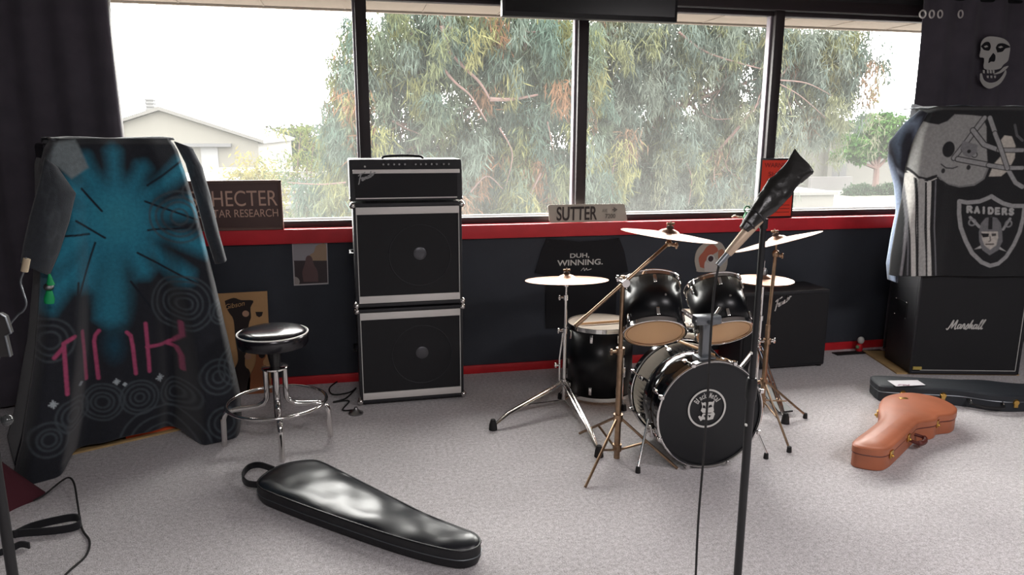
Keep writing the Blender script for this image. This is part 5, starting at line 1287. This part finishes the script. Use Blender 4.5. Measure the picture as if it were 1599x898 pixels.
# leaves -----------------------------------------------------------
def leaves(name, pts, cols, parent, L, Wd, droop=1.0, jit=.35):
    """one mesh of narrow leaf blades: pts (n,3) attachment points, cols (n,3)"""
    n = len(pts); loc = np.array(WL[parent.name])
    d = np.random.normal(0, jit, (n, 3)); d[:, 2] -= droop; d /= np.linalg.norm(d, axis=1)[:, None]
    s = np.cross(d, np.random.normal(0, 1, (n, 3))); s /= np.linalg.norm(s, axis=1)[:, None]
    ln = L*np.random.uniform(.6, 1.3, (n, 1)); wd_ = Wd*np.random.uniform(.7, 1.3, (n, 1))
    a = pts - loc; v = np.empty((n, 4, 3)); v[:, 0] = a; v[:, 1] = a + d*ln*.45 + s*wd_/2; v[:, 2] = a + d*ln; v[:, 3] = a + d*ln*.45 - s*wd_/2
    me = bpy.data.meshes.new(name); me.vertices.add(4*n); me.vertices.foreach_set('co', v.ravel())
    me.loops.add(4*n); me.loops.foreach_set('vertex_index', np.arange(4*n))
    me.polygons.add(n); me.polygons.foreach_set('loop_start', np.arange(n)*4); me.polygons.foreach_set('loop_total', np.full(n, 4))
    me.update(); me.validate()
    at_ = me.color_attributes.new('col', 'FLOAT_COLOR', 'POINT'); c4 = np.ones((n, 4, 4)); c4[:, :, :3] = cols[:, None, :]; at_.data.foreach_set('color', c4.ravel())
    me.materials.append(M['leaf']); o = bpy.data.objects.new(name, me); COL.objects.link(o); o.parent = parent; WL[o.name] = WL[parent.name]
    return o
PAL = [SO(128, 142, 122), SO(118, 140, 128), SO(140, 156, 144), SO(164, 166, 112), SO(174, 172, 122), SO(176, 136, 108), SO(142, 150, 114)]
def hang(blobs, Y0, dY, per, nl, pal, wts, strand, sp):
    """hanging strands of leaves in clumps; blobs = (x pixel, y pixel, radius in m, weight)"""
    P_, C_ = [], []
    for bx, by, br, bw in blobs:
        c = at(bx, by, Y0)
        for _ in range(int(per*bw)):
            q = np.random.normal(0, .5, 3); q *= min(1, 1.1/np.linalg.norm(q)); cc = np.array(c) + q*np.array([br, dY, br])
            col = np.array(pal[np.random.choice(len(pal), p=wts)][:3])
            k = int(nl*np.random.uniform(.6, 1.4)); tt = np.random.uniform(0, 1, k)
            sw = np.random.normal(0, .12, 2)
            p = np.empty((k, 3)); spread = sp*(1-.5*tt)
            p[:, 0] = cc[0] + np.random.normal(0, 1, k)*spread + sw[0]*tt; p[:, 1] = cc[1] + np.random.normal(0, 1, k)*spread; p[:, 2] = cc[2] - tt*strand*np.random.uniform(.5, 1.3) + .2*strand
            P_.append(p); C_.append(col*np.random.uniform(.75, 1.3, (k, 1)))
    return np.concatenate(P_), np.concatenate(C_)
def branch(mb, a, b_, r0, r1, bend=.15, n=7):
    a, b_ = Vector(a), Vector(b_); L = (b_-a).length; off = Vector(np.random.normal(0, bend*L, 3)); off2 = Vector(np.random.normal(0, bend*L*.4, 3))
    pts = smooth_line([a, a.lerp(b_, .33) + off*.5, a.lerp(b_, .68) + off*.4 + off2, b_], 4); m = len(pts)
    mb.tube(pts, [r0 + (r1-r0)*i/(m-1) for i in range(m)], 7); return pts
WT = [.25, .22, .2, .1, .06, .05, .12]
def euc(label, base_px, Y0, blobs, named, nl, seed, pal=PAL):
    np.random.seed(seed)
    bp_ = at(base_px, 340, Y0); base = Vector((bp_.x, Y0, ZG_))
    t = thing('eucalyptus_tree', label, 'tree', base, 'eucalyptus trees outside the window')
    b = MB(); fork = Vector((base.x, Y0, .2)); top = Vector((base.x+.3, Y0+.2, 3.4))
    branch(b, base, fork, .28, .2, .02); sp_ = branch(b, fork, top, .19, .05, .06)
    for bx, by, br, bw in blobs:
        c = at(bx, by, Y0) + Vector((0, random.uniform(-.5, .5), 0)); s0 = sp_[random.randrange(0, len(sp_)-3)]
        pts = branch(b, s0, c, .034, .012, .12)
        for _ in range(5):
            q = pts[random.randrange(len(pts)//3, len(pts))]; branch(b, q, q + Vector((random.uniform(-.6, .6), random.uniform(-.5, .5), random.uniform(-.9, .2))), .014, .004, .15)
    for L, r in named:
        pts = smooth_line([at(x, y, Y0-.9) for x, y in L], 5); m = len(pts); b.tube(pts, [r*.62*(1-.6*i/(m-1)) for i in range(m)], 7)
    b.build('branches', M['bark'], t)
    P_, C_ = hang(blobs, Y0, 1.1, 44, nl, pal, WT, .6, .10)
    leaves('foliage', P_, C_, t, .17, .016, .9, .42)
    return t
euc('wide drooping eucalyptus filling the second pane behind the amplifier head', 790, 10.6,
    [(620, 90, .8, 1.2), (610, 190, .7, 1), (640, 270, .75, 1.1), (700, 90, .7, .9), (690, 210, .75, 1), (760, 70, .6, .7), (745, 260, .8, 1.2), (800, 90, .75, 1.1), (820, 160, .7, .8), (800, 240, .8, 1), (860, 70, .6, .8), (870, 160, .7, .7), (880, 260, .8, 1), (830, 310, .8, 1.1), (745, 320, .6, .8), (590, 320, .6, .8), (552, 40, .22, .16), (548, 100, .2, .12), (552, 150, .25, .2), (535, 185, .33, .5), (550, 225, .35, .5), (545, 280, .35, .5), (520, 320, .4, .5), (660, 330, .5, .6), (640, 35, .6, .7), (720, 30, .6, .7), (800, 35, .6, .7), (880, 30, .5, .5)],
    [([(690, 40), (702, 80), (725, 105), (750, 130), (765, 155)], .05), ([(690, 105), (712, 130), (735, 150), (760, 190)], .035), ([(765, 155), (800, 155), (840, 148)], .05), ([(735, 300), (760, 275), (785, 295)], .022), ([(845, 270), (815, 330)], .022), ([(855, 190), (865, 240)], .02), ([(540, 285), (500, 288), (450, 285)], .02), ([(780, 200), (800, 240), (790, 290)], .02)], 190, 3)
euc('tall grey-green eucalyptus filling the third pane, right of the middle post', 1010, 11.6,
    [(950, 80, .75, 1.1), (945, 180, .7, 1), (960, 270, .8, 1.1), (1010, 110, .8, 1), (1020, 210, .9, 1.2), (1040, 300, .9, 1.2), (1080, 80, .7, .7), (1085, 170, .9, 1.1), (1100, 260, .9, 1.1), (1140, 90, .7, .7), (1150, 190, .85, 1), (1165, 270, .7, .9), (1190, 90, .6, .6), (1195, 170, .6, .7), (1250, 70, .55, .7), (1290, 80, .6, 1), (1310, 70, .35, .5), (1300, 130, .45, .6), (1250, 130, .4, .3), (1240, 185, .4, .5), (1292, 180, .25, .3), (990, 330, .6, .7), (1120, 330, .6, .6), (950, 30, .6, .8), (1020, 40, .6, .8), (1090, 35, .6, .6), (1150, 40, .5, .5), (1210, 50, .5, .5)],
    [([(935, 170), (925, 230), (940, 280), (955, 320)], .035), ([(965, 230), (955, 280), (962, 325)], .03), ([(1060, 50), (1100, 80), (1160, 100), (1200, 110)], .03), ([(1215, 125), (1260, 130), (1300, 150)], .02), ([(1215, 130), (1250, 150), (1290, 185)], .018), ([(1070, 250), (1080, 280), (1075, 320)], .02)], 170, 5, [SO(140, 150, 138), SO(130, 144, 136), SO(150, 160, 150), SO(160, 164, 126), SO(164, 162, 124), SO(172, 142, 120), SO(148, 152, 126)])
def bush(name, label, px, py, Y0, blobs, pal, per, nl, L, Wd, trunk=None, group=None, sp=.18, strand=.3, dY=.5):
    c = at(px, py, Y0); base = Vector((c.x, Y0, ZG_))
    t = thing(name, label, 'tree' if trunk else 'bush', base, group)
    b = MB(); cc = at(blobs[0][0], blobs[0][1], Y0)
    r = trunk or .05
    branch(b, base, Vector((base.x, Y0, (cc.z+ZG_)/2)), r, r*.8, .02)
    for q in blobs: branch(b, (base.x, Y0, (cc.z+ZG_)/2), at(q[0], q[1], Y0), r*.6, r*.15, .06)
    b.build('stems', M['bark'], t)
    P_, C_ = hang(blobs, Y0, dY, per, nl, pal, [1/len(pal)]*len(pal), strand, sp); leaves('foliage', P_, C_, t, L, Wd, .6, .6)
np.random.seed(11)
YG_ = [SO(150, 158, 96), SO(130, 146, 92), SO(160, 160, 110), SO(112, 130, 96)]
bush('young_tree', 'thin yellow-green young tree left of the eucalyptus, beyond the wooden sign', 475, 330, 14, [(470, 205, .4, .5), (490, 220, .4, .8), (480, 250, .5, 1), (455, 270, .4, .5), (500, 280, .5, 1), (470, 310, .6, 1), (520, 320, .5, 1)], YG_, 11, 45, .14, .022, .05)
bush('dry_shrub', 'yellowish dry shrub low outside the first pane, above the wooden sign', 395, 340, 16, [(395, 275, .45, 1), (410, 290, .5, 1), (380, 290, .45, 1)], [SO(176, 164, 104), SO(160, 156, 100)], 14, 50, .16, .03)
bush('dry_shrub', 'dry yellow shrub low outside behind the hanging eucalyptus of the third pane', 1120, 345, 17, [(1060, 325, .6, 1), (1110, 322, .7, 1), (1160, 318, .7, 1), (920, 320, .5, .7)], [SO(190, 178, 112), SO(172, 168, 104)], 18, 60, .16, .03)
bush('round_tree', 'small round green tree by the white building outside the right pane', 1365, 300, 58, [(1335, 222, 1.1, 1), (1360, 200, 1.2, 1.2), (1392, 195, 1.2, 1), (1385, 220, 1.3, 1), (1350, 232, 1.0, .9), (1405, 228, 1.1, .8), (1316, 236, .6, .5)], [SO(96, 138, 76), SO(80, 124, 66), SO(112, 150, 88)], 22, 90, .4, .18, .3, None, .4, .5, 1.4)
for q, lab in (((1340, 297), 'clipped dark hedge bush at the foot of the round green tree, left one'), ((1385, 296), 'clipped dark hedge bush at the foot of the round green tree, right one')):
    bush('hedge_bush', lab, q[0], 300, 57, [(q[0]-12, 297, .55, 1), (q[0], 296, .6, 1), (q[0]+12, 297, .55, 1)], [SO(84, 110, 84), SO(72, 98, 76)], 22, 60, .25, .12, None, 'hedge bushes by the white building', .25, .3, .5)
for i, (px, py, w) in enumerate(((436, 224, 1.6), (462, 222, 2.0), (500, 226, 2.2), (535, 222, 2.4), (1290, 205, 2.4), (1325, 203, 2.0))):
    bush('distant_tree', ['low hazy tree right at the far end of the warehouse', 'hazy far tree behind the thin young tree', 'hazy far tree just right of the thin young tree', 'hazy far tree nearest the left window post', 'dark far tree above the white building\'s roof, left one', 'dark far tree above the white building\'s roof, right one'][i], px, 235, 78 + 14*i if i < 4 else 84 + 22*(i-4), [(px, py, w, 1), (px-6, py+6, w, 1), (px+7, py+5, w, 1)], [SO(96, 112, 92), SO(110, 112, 100)], 16, 50, .7, .4, .2, 'far trees', .7, .8, 1.5)
# warehouse
YH = 40
pk_ = at(250, 173, YH); ev = at(403, 222, YH); lf = at(60, 230, YH)
t = thing('warehouse', 'large pale gabled warehouse outside the left pane', 'building', (pk_.x, YH+12, ZG_))
dx = ev.x - pk_.x
depth = 22
gb = [(pk_.x-dx, ZG_), (ev.x, ZG_), (ev.x, ev.z), (pk_.x, pk_.z), (pk_.x-dx, ev.z)]
b = MB(); b.poly([Vector((x, YH, z)) for x, z in gb], (0, depth, 0)); b.build('walls', M['whwall'], t, smooth=False)
for sgn in (-1, 1):
    b = MB(); b.poly([Vector((pk_.x, YH-.3, pk_.z+.02)), Vector((pk_.x+sgn*(dx+.3), YH-.3, ev.z-.06)), Vector((pk_.x+sgn*(dx+.3), YH-.3, ev.z+.1)), Vector((pk_.x, YH-.3, pk_.z+.2))], (0, depth+.6, 0)); b.build('roof_slope', M['whroof'], t, smooth=False)
p0, p1 = at(283, 226, YH-.05), at(362, 229, YH-.05); MB().ob((p0.x, YH-.4, p0.z-.1), (p1.x, YH, p0.z+.06)).build('canopy', M['outdark'], t, smooth=False)
p0, p1 = at(313, 230, YH-.05), at(341, 250, YH-.05); MB().ob((p0.x, YH-.06, p1.z-.6), (p1.x, YH, p0.z)).build('roller_door', mat('pale_door', SO(150, 150, 152), .8), t, smooth=False)
p0, p1 = at(228, 152, YH+6), at(243, 178, YH+6)
b = MB(); b.ob((p0.x, YH+5.7, p1.z-1), (p1.x, YH+6.3, p0.z)); 
b.build('roof_vent_tower', mat('lattice_grey', SO(150, 150, 152), .8), t, smooth=False)
for i in range(5): MB().ob((p0.x-.05, YH+5.6, p1.z + (p0.z-p1.z)*i/5), (p1.x+.05, YH+6.4, p1.z + (p0.z-p1.z)*i/5+.06)).build('tower_band', M['outdark'], t, smooth=False)
# low ribbed roofs
t = thing('low_shed', 'long low shed with pale ribbed roof outside, beyond the wooden sign', 'building', (-7, 32, ZG_))
b = MB(); b.ob((-9.5, 22, ZG_), (6, 38, -.5)); b.build('walls', M['whwall'], t, smooth=False)
b = MB(); b.ob((-9.6, 21.8, -.5), (6.1, 38.2, -.36)); b.build('roof', M['whroof'], t, smooth=False)
for i in range(11): MB().ob((-9.5, 22.5+i*1.45, -.36), (6, 22.75+i*1.45, -.2)).build('roof_rib', M['outdark'] if i % 1 else mat('rib_grey', SO(70, 70, 74), .8), t, smooth=False)
p0 = at(330, 270, 22); MB().ob((p0.x-3, 21.6, ZG_), (p0.x+.0, 39, -.05)).build('parapet', M['outwhite'], t, smooth=False)
# white building on the right
YR = 65
a = at(1232, 206, YR); c = at(1440, 206, YR); zt = a.z
t = thing('white_building', 'white flat-roofed building outside the right pane, behind round green tree', 'building', ((a.x+c.x)/2, YR, ZG_))
MB().ob((a.x-3, YR, ZG_), (c.x+4, YR+10, zt-.5)).build('walls', M['outwhite'], t, smooth=False)
MB().ob((a.x-3.3, YR-.7, zt-.5), (c.x+4.3, YR+10.3, zt)).build('roof_band', mat('white_roof_band', SO(150, 146, 140), .8), t, smooth=False)
p0, p1 = at(1295, 215, YR-.4), at(1302, 300, YR-.4); MB().ob((p0.x, YR-.6, ZG_), (p0.x+.5, YR, zt-.5)).build('pilaster', M['outwhite'], t, smooth=False)
for x0_, x1_, y0_ in ((1298, 1308, 256), (1312, 1320, 256)):
    p0, p1 = at(x0_, y0_, YR-.1), at(x1_, 287, YR-.1); MB().ob((p0.x, YR-.08, p1.z), (p1.x, YR, p0.z)).build('doorway', M['outdark'], t, smooth=False)
p0 = at(1262, 276, YR-1.5); p1 = at(1325, 290, YR-1.5); MB().ob((p0.x, YR-2, p1.z-.5), (p1.x, YR-1.6, p0.z)).build('ramp_wall', mat('grey_ramp', SO(132, 128, 128), .9), t, smooth=False)
# near pale flat roof / wall at lower right
p0, p1 = at(1240, 305, 26), at(1300, 330, 26)
t = thing('low_outbuilding', 'low cream outbuilding with flat top outside, right of orange warning notice', 'building', ((p0.x+p1.x)/2, 27, ZG_))
MB().ob((p0.x-1, 26, ZG_), (p1.x, 29, p0.z)).build('walls', M['outwhite'], t, smooth=False)
MB().ob((p0.x-1.1, 25.9, p0.z), (p1.x+.1, 29.2, p0.z+.12)).build('roof', mat('white_flat_roof', SO(104, 102, 98), .8), t, smooth=False)
